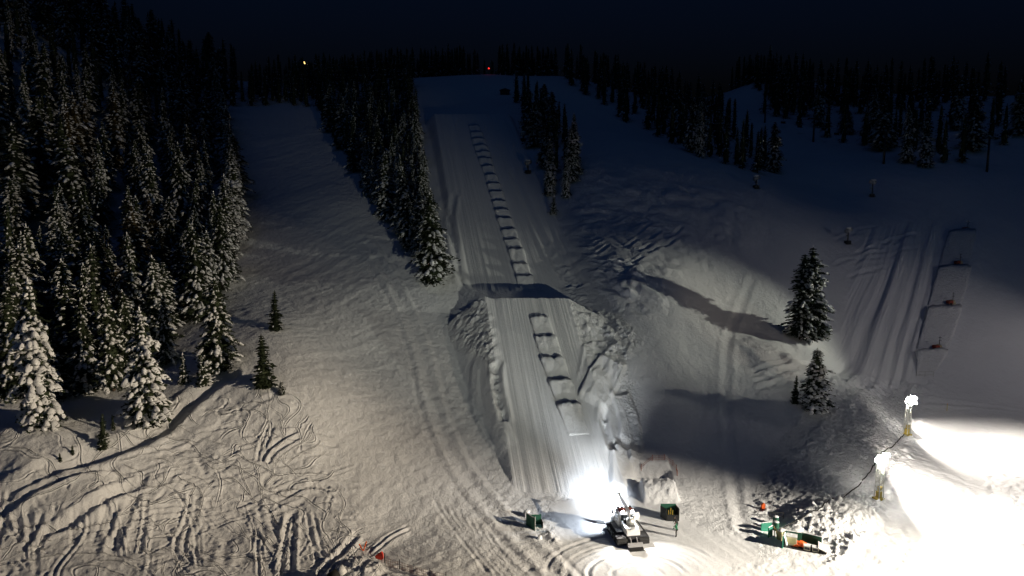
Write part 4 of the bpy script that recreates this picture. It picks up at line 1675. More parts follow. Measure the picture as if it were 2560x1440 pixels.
# ================================================================== snow groomer
def groomer(loc, rz):
    t = thing('snow_groomer', 'white tracked snow groomer with blazing work lights at the foot of the stepped lane', 'snow groomer', loc, rz)
    # tracks
    for sx in (-1, 1):
        x0, x1 = (sx * 0.72, sx * 2.05) if sx > 0 else (sx * 2.05, sx * 0.72)
        prof = []
        Lh, rad = 2.0, 0.46
        for k in range(9):
            a = math.radians(-90 + 180 * k / 8)
            prof.append((Lh + rad * math.cos(a) * 1.0, 0.5 + rad * math.sin(a)))
        for k in range(9):
            a = math.radians(90 + 180 * k / 8)
            prof.append((-Lh + rad * math.cos(a), 0.5 + rad * math.sin(a)))
        m = MB()
        m.poly_extrude(prof, 'x', x0 + 0.05, x1 - 0.05)
        tr_ = m.build('track', M_BLACK, t)
        m = MB()
        # grouser bars around the belt
        per = []
        for k in range(len(prof)):
            a, b = prof[k], prof[(k + 1) % len(prof)]
            L = math.hypot(b[0] - a[0], b[1] - a[1])
            nn = max(1, int(L / 0.24))
            for q in range(nn):
                f = q / nn
                per.append((a[0] + (b[0] - a[0]) * f, a[1] + (b[1] - a[1]) * f))
        for (y, z) in per:
            ang = math.atan2(z - 0.5, y - max(-Lh, min(Lh, y))) if abs(y) > Lh else (math.pi / 2 if z > 0.5 else -math.pi / 2)
            rot = Matrix.Rotation(ang - math.pi / 2, 3, 'X')
            m.box(((x0 + x1) / 2, y, z), (x1 - x0, 0.06, 0.16), rot)
        m.build('grouser_bars', M_DARK, tr_)
        m = MB()
        for k in range(5):
            y = -1.9 + 0.95 * k
            xo = x1 if sx > 0 else x0
            m.tube((xo - 0.05 * sx, y, 0.5), (xo + 0.05 * sx, y, 0.5), 0.33, n=14)
        m.build('wheels', M_DARK, tr_)
    # chassis and rear engine deck
    m = MB()
    m.poly_extrude([(-2.3, 0.75), (2.4, 0.75), (2.4, 1.25), (-2.3, 1.25)], 'x', -0.68, 0.68)
    m.build('chassis', M_DARK, t)
    m = MB()
    m.poly_extrude([(-2.35, 1.25), (-2.35, 1.75), (-1.9, 2.05), (0.05, 2.1), (0.05, 1.25)], 'x', -0.85, 0.85)
    dk = bevel(m.build('engine_deck', M_WHITEP, t), 0.05)
    for k in range(5):
        m = MB()
        m.box((0, -1.6 + 0.28 * k, 2.10), (1.1, 0.12, 0.05))
        m.build('vent', M_DARK, dk)
    m = MB()
    m.box((-0.45, -0.45, 2.35), (0.35, 0.5, 0.45))
    m.tube((0.55, -0.3, 2.0), (0.55, -0.35, 2.9), 0.09, n=8)
    m.build('exhaust', M_DARK, dk)
    # fenders over the tracks
    for sx in (-1, 1):
        m = MB()
        m.poly_extrude([(-1.0, 1.13), (1.6, 1.13), (1.6, 1.2), (-1.0, 1.2)], 'x', sx * 0.72, sx * 1.7)
        m.build('fender', M_GREYP, t)
    # cab
    m = MB()
    m.poly_extrude([(0.08, 1.25), (0.08, 2.95), (0.45, 3.12), (1.55, 3.08), (2.05, 2.2), (2.2, 1.25)], 'x', -1.12, 1.12)
    cb = bevel(m.build('cab', M_WHITEP, t), 0.07)
    m = MB()
    m.poly_extrude([(1.60, 3.02), (2.06, 2.25), (2.10, 2.27), (1.63, 3.05)], 'x', -1.0, 1.0)
    m.build('windscreen', M_GLASS, cb)
    for sx in (-1, 1):
        m = MB()
        m.poly_extrude([(0.4, 2.05), (0.4, 2.85), (1.45, 2.85), (1.85, 2.2), (1.85, 2.05)], 'x', sx * 1.121, sx * 1.135)
        m.build('side_window', M_GLASS, cb)
        m = MB()
        m.box((sx * 1.45, 1.75, 2.55), (0.22, 0.12, 0.5))
        m.tube((sx * 1.1, 1.75, 2.5), (sx * 1.45, 1.75, 2.5), 0.025, n=5)
        m.build('mirror', M_DARK, cb)
    m = MB()
    m.poly_extrude([(0.075, 2.15), (0.075, 2.85), (0.06, 2.85), (0.06, 2.15)], 'x', -0.85, 0.85)
    m.build('rear_window', M_GLASS, cb)
    m = MB()
    m.box((0, 0.95, 3.16), (1.9, 0.9, 0.07))
    m.build('roof_panel', M_REDP, cb)
    # front lights on the roof and on the deck
    for x in (-0.8, -0.28, 0.28, 0.8):
        m = MB()
        m.tube((x, 1.35, 3.22), (x, 1.55, 3.2), 0.12, 0.15, 10)
        hd = m.build('work_light', M_DARK, cb)
        m = MB()
        m.tube((x, 1.55, 3.2), (x, 1.58, 3.2), 0.14, n=10)
        m.build('lens', M_LAMPC, hd)
    for x in (-0.6, 0.6):
        m = MB()
        m.tube((x, 0.35, 3.25), (x, 0.15, 3.22), 0.16, 0.22, 10)
        hd = m.build('work_light', M_DARK, cb)
        m = MB()
        m.tube((x, 0.15, 3.22), (x, 0.11, 3.21), 0.21, n=10)
        m.build('lens', M_LAMPC, hd)
    # winch boom pointing forward over the cab
    m = MB()
    m.tube((0.0, -0.6, 2.1), (0.0, -0.4, 3.45), 0.22, 0.18, 10)
    wb = m.build('winch_post', M_GREYP, t)
    m = MB()
    for sx in (-0.16, 0.16):
        m.tube((sx, -0.7, 3.5), (sx * 0.4, 3.6, 4.05), 0.07, 0.05, 6)
        m.tube((sx, -0.5, 3.3), (sx * 0.4, 3.6, 3.95), 0.05, 0.05, 6)
    for k in range(8):
        y = -0.4 + 0.5 * k
        m.tube((-0.15 + 0.012 * k, y, 3.42 + 0.07 * k), (0.15 - 0.012 * k, y + 0.45, 3.42 + 0.07 * k), 0.03, n=5)
    m.box((0, 3.65, 3.95), (0.35, 0.35, 0.4))
    m.build('winch_boom', M_GREYP, t)
    m = MB()
    m.tube((-0.4, -0.9, 2.45), (0.4, -0.9, 2.45), 0.42, n=16)
    m.build('winch_drum', M_STEEL, t, True)
    # blade
    m = MB()
    prof = [(3.55, 0.12), (3.38, 0.35), (3.32, 0.7), (3.4, 1.05), (3.52, 1.25), (3.45, 1.27), (3.3, 1.05), (3.22, 0.7), (3.28, 0.33), (3.45, 0.12)]
    m.poly_extrude(prof, 'x', -2.0, 2.0)
    bl = m.build('blade', M_WHITEP, t)
    for sx in (-1, 1):
        m = MB()
        pr2 = [(p[0] + 0.25, p[1]) for p in prof]
        m.poly_extrude(prof, 'x', 0, 0.95)
        me = m.mesh('blade_wing')
        o = link('blade_wing', me, M_WHITEP, bl)
        o.location = (sx * 2.02 if sx > 0 else -2.02, 0, 0)
        if sx > 0:
            o.matrix_local = Matrix.Translation((2.02, 3.4, 0)) @ Matrix.Rotation(R(28), 4, 'Z') @ Matrix.Translation((0, -3.4, 0))
        else:
            o.matrix_local = Matrix.Translation((-2.02, 3.4, 0)) @ Matrix.Rotation(R(-28), 4, 'Z') @ Matrix.Translation((-0.95, -3.4, 0))
        m = MB()
        m.tube((sx * 0.5, 2.35, 0.85), (sx * 0.9, 3.25, 0.6), 0.09, n=8)
        m.build('push_arm', M_DARK, bl)
    # tiller behind
    m = MB()
    m.poly_extrude([(-3.25, 0.15), (-2.75, 0.15), (-2.7, 0.55), (-3.0, 0.68), (-3.3, 0.5)], 'x', -0.95, 0.95)
    tl_ = m.build('tiller', M_GREYP, t)
    m = MB()
    m.poly_extrude([(-3.9, 0.03), (-3.25, 0.16), (-3.25, 0.24), (-3.9, 0.08)], 'x', -0.9, 0.9)
    m.build('finisher_flap', M_BLACK, tl_)
    m = MB()
    m.tube((-0.4, -2.2, 1.0), (-0.4, -2.8, 0.55), 0.08, n=6)
    m.tube((0.4, -2.2, 1.0), (0.4, -2.8, 0.55), 0.08, n=6)
    m.build('lift_arm', M_GREYP, tl_)
    # snow dusting on the deck
    m = MB()
    m.blob((0.1, -2.0, 2.0), (0.6, 0.3, 0.14), 3, 10, 5)
    m.build('snow_cap', M_TSNOW, dk, True)
    # its own light
    GS = 0.84
    t.scale = (GS, GS, GS)
    mat = Matrix.Translation(loc) @ Matrix.Rotation(rz, 4, 'Z') @ Matrix.Scale(GS, 4)

    def W(p):
        return mat @ Vector(p)
    for x in (-0.8, 0.0, 0.8):
        spot(W((x, 1.75, 3.25)), W((x * 1.2 - 0.6, 8.6, 0.4)), 5.0e3, 60, 1.0, COOL, 0.15)
    spot(W((0, 1.75, 3.4)), W((3.0, 60, 26)), 1.3e4, 60, 1.0, (0.92, 0.97, 1.0), 0.15)
    spot(W((-0.9, 2.1, 2.6)), W((-4.0, 3.6, 0.3)), 2.0e3, 90, 0.8, COOL, 0.12)
    for x in (-0.75, 0.75):
        spot(W((x, -0.1, 3.2)), W((x * 5.0, -8.0, 0)), 2.5e3, 78, 0.9, (1.0, 0.96, 0.90), 0.15)
    return t


gp = G(1568, 1340)
groomer((gp.x, gp.y, gp.z + 0.02), R(9))

# ================================================================== green padded shelters by the groomer
def panel(name, a, b, h, th, mat, parent, base_z=0.0, lean=0.0, frame=None, sub='edge_trim'):
    """upright padded panel from a to b (local xy)"""
    a = Vector((a[0], a[1], 0))
    b = Vector((b[0], b[1], 0))
    d = (b - a)
    L = d.length
    d.normalize()
    nrm = Vector((-d.y, d.x, 0))
    m = MB()
    o = nrm * th / 2
    ln = nrm * lean
    v = [a - o, b - o, b + o, a + o]
    vv = [(p.x, p.y, base_z) for p in v] + [(p.x + ln.x, p.y + ln.y, base_z + h) for p in v]
    m.add(vv, [(0, 3, 2, 1), (4, 5, 6, 7), (0, 1, 5, 4), (1, 2, 6, 5), (2, 3, 7, 6), (3, 0, 4, 7)])
    ob = bevel(m.build(name, mat, parent), 0.02)
    if frame:
        m = MB()
        q0 = a + ln + Vector((0, 0, base_z + h + 0.03))
        q1 = b + ln + Vector((0, 0, base_z + h + 0.03))
        m.tube(q0, q1, 0.05, n=6)
        m.build(sub, frame, ob)
    return ob


p = G(1334, 1322)
t = thing('padded_shelter', 'folded pair of dark green padded panels standing left of the groomer', 'barrier', p, 0)
panel('panel', (-0.75, 0.75), (0.15, -0.45), 1.45, 0.10, M_GREEN, t, -0.05, frame=M_BOARD)
panel('panel', (-0.55, 0.85), (0.85, 0.95), 1.25, 0.10, M_GREEN, t, -0.05)
panel('panel', (0.85, 0.95), (1.0, 0.1), 0.75, 0.08, M_BLACK, t, -0.05)
m = MB()
m.tube((0.15, -0.45, -0.1), (0.15, -0.45, 1.6), 0.05, n=6)
m.build('post', M_STEEL, t)
m = MB()
m.tube((-0.75, 0.75, -0.1), (-0.75, 0.75, 1.55), 0.05, n=6)
m.build('post', M_STEEL, t)

p = G(1318, 1290)
t = thing('snowy_crate', 'small snow-capped crate behind the green panels left of the groomer', 'crate', p, 0.3)
m = MB()
m.box((0, 0, 0.25), (0.7, 0.55, 0.5))
bevel(m.build('body', M_GREYP, t), 0.03)
m = MB()
m.blob((0, 0, 0.55), (0.42, 0.34, 0.2), 4, 10, 5)
m.build('snow_cap', M_TSNOW, t, True)
p = G(1349, 1349)
m = MB()
m.blob((0, 0, 0.12), (0.28, 0.24, 0.26), 5, 9, 6, 0.2)
o = m.build('snow_lump', M_TSNOW, None, True, p)
tag(o, 'single white snow lump on the ground below the green panels', 'snow lump')

p = G(1676, 1299)
t = thing('padded_shelter', 'dark green padded booth with yellow rails right of the groomer', 'barrier', p, 0.0)
panel('back_panel', (-0.95, 0.75), (0.75, 0.75), 1.55, 0.12, M_GREEN, t, -0.05)
panel('side_panel', (-0.95, 0.75), (-0.5, -0.25), 1.35, 0.10, M_BLACK, t, -0.05)
panel('side_panel', (0.75, 0.75), (0.85, -0.35), 1.45, 0.10, M_BLACK, t, -0.05)
panel('front_panel', (-0.5, -0.25), (0.85, -0.35), 0.75, 0.10, M_BLACK, t, -0.05)
for x in (-0.25, -0.02, 0.2):
    m = MB()
    m.tube((x, -0.1, 0.1), (x + 0.02, -0.05, 1.15 + 0.25 * (x == -0.02)), 0.035, n=6)
    m.build('rail', M_YEL, t)
m = MB()
m.tube((0.9, -0.3, -0.1), (0.92, -0.3, 1.2), 0.05, n=6)
m.build('post', M_BOARD, t)


# ================================================================== people
def person(loc, rz, label, jacket, trouser, pose, scale=1.0):
    """one continuous skinned body; pose gives joint offsets"""
    V, E, Rd = [], [], []

    def jt(p, r, par=None):
        V.append(p)
        Rd.append(r)
        if par is not None:
            E.append((par, len(V) - 1))
        return len(V) - 1
    b = pose.get('bend', 0.0)          # forward bend (radians)
    sb, cb_ = math.sin(b), math.cos(b)

    def up(x, y, z):                    # upper body point, rotated about the hip
        zz = z - 0.95
        return (x, y * cb_ + zz * sb, 0.95 + zz * cb_ - y * sb * 0)
    pel = jt((0, 0, 0.95), (0.16, 0.12))
    wst = jt(up(0, 0, 1.12), (0.15, 0.11), pel)
    che = jt(up(0, 0, 1.32), (0.18, 0.13), wst)
    nek = jt(up(0, 0.01, 1.50), (0.07, 0.07), che)
    hd0 = jt(up(0, 0.03, 1.58), (0.085, 0.095), nek)
    hd1 = jt(up(0, 0.035, 1.68), (0.088, 0.105), hd0)
    hd2 = jt(up(0, 0.03, 1.76), (0.06, 0.07), hd1)
    jt(up(0, 0.14, 1.655), (0.02, 0.02), hd1)    # nose
    for s in (-1, 1):
        sh = jt(up(s * 0.19, 0, 1.42), (0.075, 0.075), che)
        el = jt(up(s * 0.27, 0.02 + pose.get('arm', 0.0) * 0.4, 1.15), (0.055, 0.055), sh)
        wr = jt(up(s * 0.24, 0.08 + pose.get('arm', 0.0), 0.93 + pose.get('arm', 0) * 0.25), (0.042, 0.042), el)
        w = V[wr]
        pm = jt((w[0], w[1] + 0.03, w[2] - 0.07), (0.042, 0.022), wr)
        for k in range(4):
            L = (0.062, 0.074, 0.070, 0.055)[k]
            fx = (k - 1.5) * 0.019
            a = jt((w[0] + fx, w[1] + 0.045, w[2] - 0.07 - L * 0.6), (0.0095, 0.0095), pm)
            jt((w[0] + fx, w[1] + 0.07, w[2] - 0.07 - L), (0.008, 0.008), a)
        a = jt((w[0] - s * 0.045, w[1] + 0.05, w[2] - 0.075), (0.011, 0.011), pm)
        jt((w[0] - s * 0.055, w[1] + 0.08, w[2] - 0.105), (0.009, 0.009), a)
        st = pose.get('stance', 0.12)
        hp = jt((s * 0.10, 0, 0.88), (0.105, 0.11), pel)
        kn = jt((s * (st + 0.0), 0.04 + pose.get('knee', 0.0), 0.49), (0.075, 0.08), hp)
        an = jt((s * st, -0.02, 0.10), (0.055, 0.06), kn)
        jt((s * (st + 0.02), 0.14, 0.05), (0.05, 0.045), an)
    me = bpy.data.meshes.new('body')
    me.from_pydata(V, E, [])
    tmp = bpy.data.objects.new('tmp_body', me)
    COL.objects.link(tmp)
    sk = tmp.modifiers.new('skin', 'SKIN')
    sk.use_smooth_shade = True
    for i, sv in enumerate(me.skin_vertices[0].data):
        sv.radius = Rd[i]
        sv.use_root = (i == 0)
    ss = tmp.modifiers.new('sub', 'SUBSURF')
    ss.levels = 2
    dg = bpy.context.evaluated_depsgraph_get()
    nm = bpy.data.meshes.new_from_object(tmp.evaluated_get(dg))
    nm.name = 'body'
    bpy.data.objects.remove(tmp, do_unlink=True)
    for m_ in (jacket, trouser, M_SKIN, M_HAT):
        nm.materials.append(m_)
    hz = V[hd1][2]
    for pl in nm.polygons:
        c = pl.center
        dh = (Vector(c) - Vector(V[hd1])).length
        if dh < 0.2 and c.z > V[nek][2] + 0.02:
            pl.material_index = 3 if c.z > hz + 0.02 or c.y < V[hd1][1] - 0.02 else 2
        elif c.z < 0.93 and abs(c.x) < 0.21 and c.y < 0.2:
            pl.material_index = 1
        else:
            pl.material_index = 0
    t = thing('person', label, 'person', loc, rz)
    t.scale = (scale,) * 3
    body = link('body', nm, None, t)
    # hat
    m = MB()
    h = V[hd2]
    m.blob((h[0], h[1] - 0.01, h[2] - 0.02), (0.12, 0.135, 0.10), 3, 12, 6, 0.02)
    m.build('hat', M_HAT, t, True)
    return t


p = G(1691, 1342)
person((p.x, p.y, p.z + 0.0), R(70), 'person in green jacket and dark trousers standing beside the right booth', M_JACKET, M_TROUSER, {'arm': 0.25, 'stance': 0.11, 'bend': 0.12}, 0.98)
p = G(1693, 1326)
person((p.x, p.y, p.z + 0.0), R(95), 'person in black clothes leaning forward behind the green-jacketed person', M_JACKETD, M_TROUSER, {'arm': 0.3, 'bend': 0.45, 'knee': 0.08}, 0.95)


# ================================================================== nets and fences
def net_fence(name, pxs, h, label, mat, postmat, cell=0.2, wire=0.011, every=1, cat='fence', posth=None):
    w = [G(*q) for q in pxs]
    o = w[0]
    t = thing(name, label, cat, o, 0)
    loc = [q - o for q in w]
    for q in loc[::every]:
        m = MB()
        m.tube((q.x, q.y, q.z - 0.2), (q.x, q.y, q.z + (posth or h + 0.15)), 0.035, n=6)
        m.build('post', postmat, t)
    m = MB()
    for a, b in zip(loc[:-1], loc[1:]):
        L = (b - a).length
        n = max(1, int(L / cell))
        nz = max(1, int(h / cell))
        for k in range(n + 1):
            q = a + (b - a) * k / n
            m.tube((q.x, q.y, q.z + 0.05), (q.x, q.y, q.z + h), wire, n=4, cap=False)
        for k in range(nz + 1):
            z = 0.05 + (h - 0.05) * k / nz
            m.tube((a.x, a.y, a.z + z), (b.x, b.y, b.z + z), wire, n=4, cap=False)
    nt_ = m.build('net', mat, t)
    tag(nt_, kind='stuff')
    return t


net_fence('net_fence', [(1603, 1172), (1630, 1169), (1660, 1166), (1682, 1164), (1691, 1176), (1693, 1190)], 0.6, 'low orange safety net around the snow pit', M_NET, M_NET)
net_fence('net_fence', [(963, 1417), (999, 1425), (1035, 1437), (1075, 1447), (1115, 1456)], 0.75, 'brown net fence on thin posts at the bottom edge', M_NETB, M_DARK, posth=1.0)

# orange crossed stakes, red pad
p = G(908, 1375)
t = thing('marker_stakes', 'pair of orange stakes crossed into a V on the snow at lower left', 'marker', p, 0)
for (x, y, z) in ((0.34, 0.0, 0.95), (-0.42, 0.12, 0.62)):
    m = MB()
    q = Vector((x, y, z))
    m.tube((0, 0, -0.1), q, 0.065, 0.065, 8)
    m.build('stake', M_ORANGE, t)
p = G(950, 1404)
t = thing('safety_pad', 'bright red safety pad tied to a post on the snow heap at lower left', 'pad', p, -0.25)
m = MB()
rr = random.Random(3)
m.poly_extrude([(-0.42, 0.25), (-0.5, 0.5), (-0.28, 0.72), (0.0, 0.92), (0.22, 1.05), (0.34, 0.85), (0.38, 0.35), (0.2, 0.2)], 'y', -0.12, 0.12)
bevel(m.build('pad', M_RED, t), 0.05)
for x in (-0.2, 0.05):
    m = MB()
    m.tube((x, 0, -0.3), (x, 0, 0.9), 0.04, n=6)
    m.build('pole', M_BOARD, t)
m = MB()
m.tube((0.55, -0.1, -0.4), (0.55, -0.1, 0.95), 0.055, n=6)
m.build('post', M_DARK, t)
p = G(1907, 1274)
t = thing('safety_pad', 'short orange pad standing alone on the snow above the green panels at right', 'pad', p, 0)
m = MB()
m.poly_extrude([(-0.22, 0.0), (-0.20, 0.62), (-0.05, 0.74), (0.2, 0.70), (0.24, 0.02)], 'y', -0.16, 0.16)
bevel(m.build('pad', M_ORANGE, t), 0.05)
m = MB()
m.tube((0, 0.02, -0.3), (0, 0.02, 0.85), 0.04, n=6)
m.build('pole', M_DARK, t)


# ================================================================== equipment by the snow bank
def eq(px, py):
    return G(px, py)


def barrel(px, py, label, h=0.9, r=0.30):
    t = thing('barrel', label, 'barrel', eq(px, py), 0, 'dark barrels by the snow bank')
    m = MB()
    for z0, z1, a, b in ((0, 0.3, 1, 1), (0.3, 0.34, 1.06, 1.06), (0.34, 0.6, 1, 1), (0.6, 0.64, 1.06, 1.06), (0.64, h, 1, 1)):
        m.tube((0, 0, z0), (0, 0, z1), r * a, r * b, 16)
    m.build('body', M_GREEN, t)
    m = MB()
    m.blob((0, 0, h + 0.01), (r * 0.98, r * 0.98, 0.10), px, 12, 6, 0.06)
    m.build('snow_cap', M_TSNOW, t, True)


barrel(1939, 1313, 'farther dark green barrel with a snow lid behind the panels')
barrel(1940, 1325, 'nearer dark green barrel with a snow lid behind the panels')
p = eq(1950, 1300)
t = thing('guard_rail', 'black pipe rail behind the two dark barrels', 'rail', p, 0)
m = MB()
for x in (-1.2, -0.4, 0.35):
    m.tube((x, 0, -0.2), (x, 0, 0.75), 0.04, n=6)
m.tube((-1.25, 0, 0.75), (0.4, 0, 0.75), 0.05, n=6)
m.tube((-1.25, 0, 0.35), (0.4, 0, 0.35), 0.035, n=6)
m.build('rail', M_BLACK, t)

t = thing('padded_barrier', 'leftmost green padded panel beside the snow bank', 'barrier', eq(1916, 1330), 0.0, 'green panels beside the snow bank')
panel('pad', (-0.62, -0.02), (0.62, 0.25), 1.0, 0.12, M_GREENL, t, -0.05, frame=M_TSNOW, sub='snow_rim')
t = thing('padded_barrier', 'narrow upright green panel second from the left beside the snow bank', 'barrier', eq(1926, 1344), 0.0, 'green panels beside the snow bank')
panel('pad', (-0.28, -0.12), (0.30, 0.35), 1.15, 0.12, M_GREENL, t, -0.05, frame=M_TSNOW, sub='snow_rim')
m = MB()
m.tube((0.55, 0.2, -0.1), (0.42, 0.2, 1.1), 0.04, n=6)
m.tube((0.75, 0.1, -0.1), (0.6, 0.2, 0.9), 0.04, n=6)
m.build('pole', M_WOOD, t)


def cabinet(name, px, py, s, label, mat, rz=0.0, capz=0.12, cat='cabinet'):
    t = thing(name, label, cat, eq(px, py), rz)
    m = MB()
    m.box((0, 0, s[2] / 2), s)
    b = bevel(m.build('body', mat, t), 0.03)
    m = MB()
    m.box((0, -s[1] / 2 - 0.012, s[2] * 0.5), (s[0] * 0.78, 0.02, s[2] * 0.72))
    d = m.build('door', M_CREAM, b)
    m = MB()
    m.box((0, 0, s[2] + 0.03), (s[0] + 0.06, s[1] + 0.06, 0.05))
    m.blob((0, 0, s[2] + 0.06), (s[0] * 0.52, s[1] * 0.52, capz), px, 12, 5, 0.08)
    m.build('snow_cap', M_TSNOW, t, True)
    return t


cabinet('valve_cabinet', 1953, 1350, (0.75, 0.6, 1.0), 'olive cabinet with a snow hat between the green panels', M_OLIVE, 0.5)
t = thing('padded_barrier', 'green panel draped with a white sheet in the middle of the snow bank gear', 'barrier', eq(1961, 1370), 0.0, 'green panels beside the snow bank')
panel('pad', (-0.28, -0.15), (0.22, 0.75), 1.35, 0.10, M_GREENL, t, -0.05)
m = MB()
vs_, fs = [], []
rr = random.Random(8)
for i in range(7):
    for j in range(6):
        f, g = i / 6, j / 5
        x = -0.18 + 0.45 * f + 0.25 * g + 0.06 * math.sin(f * 14 + g * 3)
        y = -0.10 + 0.75 * f - 0.25 * g + 0.05 * math.sin(f * 11)
        vs_.append((x, y, 1.36 - 1.05 * g))
for i in range(6):
    for j in range(5):
        a = i * 6 + j
        fs.append((a, a + 1, a + 7, a + 6))
m.add(vs_, fs)
ob = m.build('sheet', M_CLOTH, t, True, fix=False)
md = ob.modifiers.new('thick', 'SOLIDIFY')
md.thickness = 0.02

# the sled with its gear
sp = eq(2012, 1372)
SRZ = R(-24)
t = thing('equipment_sled', 'long green-walled equipment sled against the snow bank', 'sled', sp, SRZ)
m = MB()
m.box((0, 0.1, 0.06), (4.0, 1.5, 0.12))
bevel(m.build('deck', M_DARK, t), 0.02)
panel('wall', (-1.95, 0.82), (-0.35, 0.95), 1.0, 0.08, M_GREEN, t, 0.12, frame=M_TSNOW, sub='snow_rim')
panel('wall', (-0.45, 1.1), (1.55, 0.85), 1.0, 0.08, M_GREEN, t, 0.12, frame=M_TSNOW, sub='snow_rim')
m = MB()
for k in range(4):
    m.box((1.35 + 0.28 * k, -0.05, 0.62 - 0.10 * k), (0.27, 1.55, 0.06), Matrix.Rotation(R(20), 3, 'Y'))
m.build('ramp_board', M_BOARD, t)
for yy in (-0.6, 0.6):
    m = MB()
    m.box((0, yy, -0.02), (4.2, 0.12, 0.1))
    m.build('runner', M_BLACK, t)


def on_sled(x, y):
    v = Matrix.Rotation(SRZ, 3, 'Z') @ Vector((x, y, 0.122))
    return sp + v


def sled_box(name, x, y, s, label, mat, cat, door=True, grp=None):
    t = thing(name, label, cat, on_sled(x, y), SRZ, grp)
    m = MB()
    m.box((0, 0, s[2] / 2), s)
    b = bevel(m.build('body', mat, t), 0.02)
    m = MB()
    m.box((0, -s[1] / 2 - 0.012, s[2] * 0.5), (s[0] * 0.8, 0.02, s[2] * 0.6))
    m.build('door' if door else 'side_slot', M_OLIVE if door else M_DARK, b)
    m = MB()
    m.box((0, 0, s[2] + 0.03), (s[0] + 0.05, s[1] + 0.05, 0.06))
    m.build('snow_cap', M_TSNOW, t)


sled_box('control_cabinet', -1.25, 0.1, (0.95, 0.7, 0.95), 'cream control cabinet with snowy top on the equipment sled', M_CREAM, 'cabinet')
sled_box('crate', 0.2, -0.42, (0.6, 0.45, 0.42), 'left of the two small cream crates on the equipment sled', M_CREAM, 'crate', False, 'cream crates on the sled')
sled_box('crate', 0.98, -0.42, (0.58, 0.45, 0.42), 'right of the two small cream crates on the equipment sled', M_CREAM, 'crate', False, 'cream crates on the sled')
m = MB()
m.blob((0, 0, 0.24), (0.55, 0.42, 0.30), 12, 12, 7, 0.3)
m.blob((-0.35, -0.2, 0.15), (0.35, 0.3, 0.18), 13, 10, 6, 0.3)
o = m.build('folded_net', M_ORANGE, None, False, on_sled(-0.42, 0.1), (0, 0, SRZ))
tag(o, 'crumpled heap of orange netting on the equipment sled', 'net')

# ================================================================== snow guns
def snow_gun(px, py, top, label, rz, group='fan snow guns on the dark slopes'):
    p = G(px, py)
    d = ray(px, top)
    h = CAMZ + d[2] * (p.y / d[1]) - p.z
    t = thing('snow_gun', label, 'snow gun', p, rz, group)
    m = MB()
    m.box((0, 0, 0.35), (1.2, 1.0, 0.9))
    m.tube((-0.9, -0.6, 0), (0.9, 0.6, 0.25), 0.08, n=6)
    m.tube((0.9, -0.6, 0), (-0.9, 0.6, 0.25), 0.08, n=6)
    bevel(m.build('base', M_DARK, t), 0.05)
    m = MB()
    m.tube((0, 0, 0.5), (0, 0, h - 0.5), 0.16, 0.12, 8)
    m.build('mast', M_DARK, t)
    m = MB()
    a, b = Vector((-0.75, 0, h - 0.55)), Vector((0.75, 0, h - 0.05))
    m.tube(a, b, 0.48, 0.56, 14)
    fan = m.build('fan_drum', M_YEL if 'yellow' in label else M_GREYP, t, True)
    m = MB()
    m.tube(b, b + (b - a).normalized() * 0.05, 0.5, n=14)
    m.build('nozzle_ring', M_BLACK, fan)
    m = MB()
    m.blob((0, 0, h + 0.22), (0.85, 0.5, 0.28), int(px), 12, 6, 0.1)
    m.build('snow_cap', M_TSNOW, fan, True)
    m = MB()
    m.box((0.35, 0.45, h * 0.55), (0.55, 0.4, 0.4))
    cbx = m.build('control_box', M_GREYP, t)
    m = MB()
    m.blob((0.35, 0.45, h * 0.55 + 0.24), (0.36, 0.30, 0.14), 3, 9, 5, 0.1)
    m.build('snow_cap', M_TSNOW, cbx, True)
    return t


snow_gun(1320, 434, 403, 'snow gun on a mast between the stepped lane and the right tree island', 0.8)
snow_gun(1308, 352, 332, 'smaller dim snow gun at the upper left side of the right tree island', 0.5)
snow_gun(1890, 470, 442, 'snow gun on a mast below the ridge forest corner', 0.4)
snow_gun(2180, 492, 452, 'snow gun with a round snow hat in the dark right valley', 2.6)
snow_gun(2119, 610, 572, 'snow gun with a tilted snow hat nearest the twin conifers', 0.5)
p = G(850, 1462)
t = thing('snow_gun', 'pale fan snow gun half buried in the heap at the bottom edge', 'snow gun', (p.x, p.y, p.z), 0.4)
m = MB()
m.tube((-0.9, 0.1, 0.55), (-0.1, 0.35, 0.85), 0.5, 0.52, 16)
m.build('fan_drum', M_BLACK, t, True)
m = MB()
m.tube((-0.1, 0.35, 0.85), (0.55, 0.5, 1.1), 0.5, 0.42, 16)
m.build('housing', M_WHITEP, t, True)
m = MB()
m.tube((0.1, 0.4, -0.3), (0.1, 0.4, 0.7), 0.18, n=8)
m.box((0.1, 0.4, 0.05), (1.2, 0.9, 0.25))
m.build('stand', M_GREEN, t)


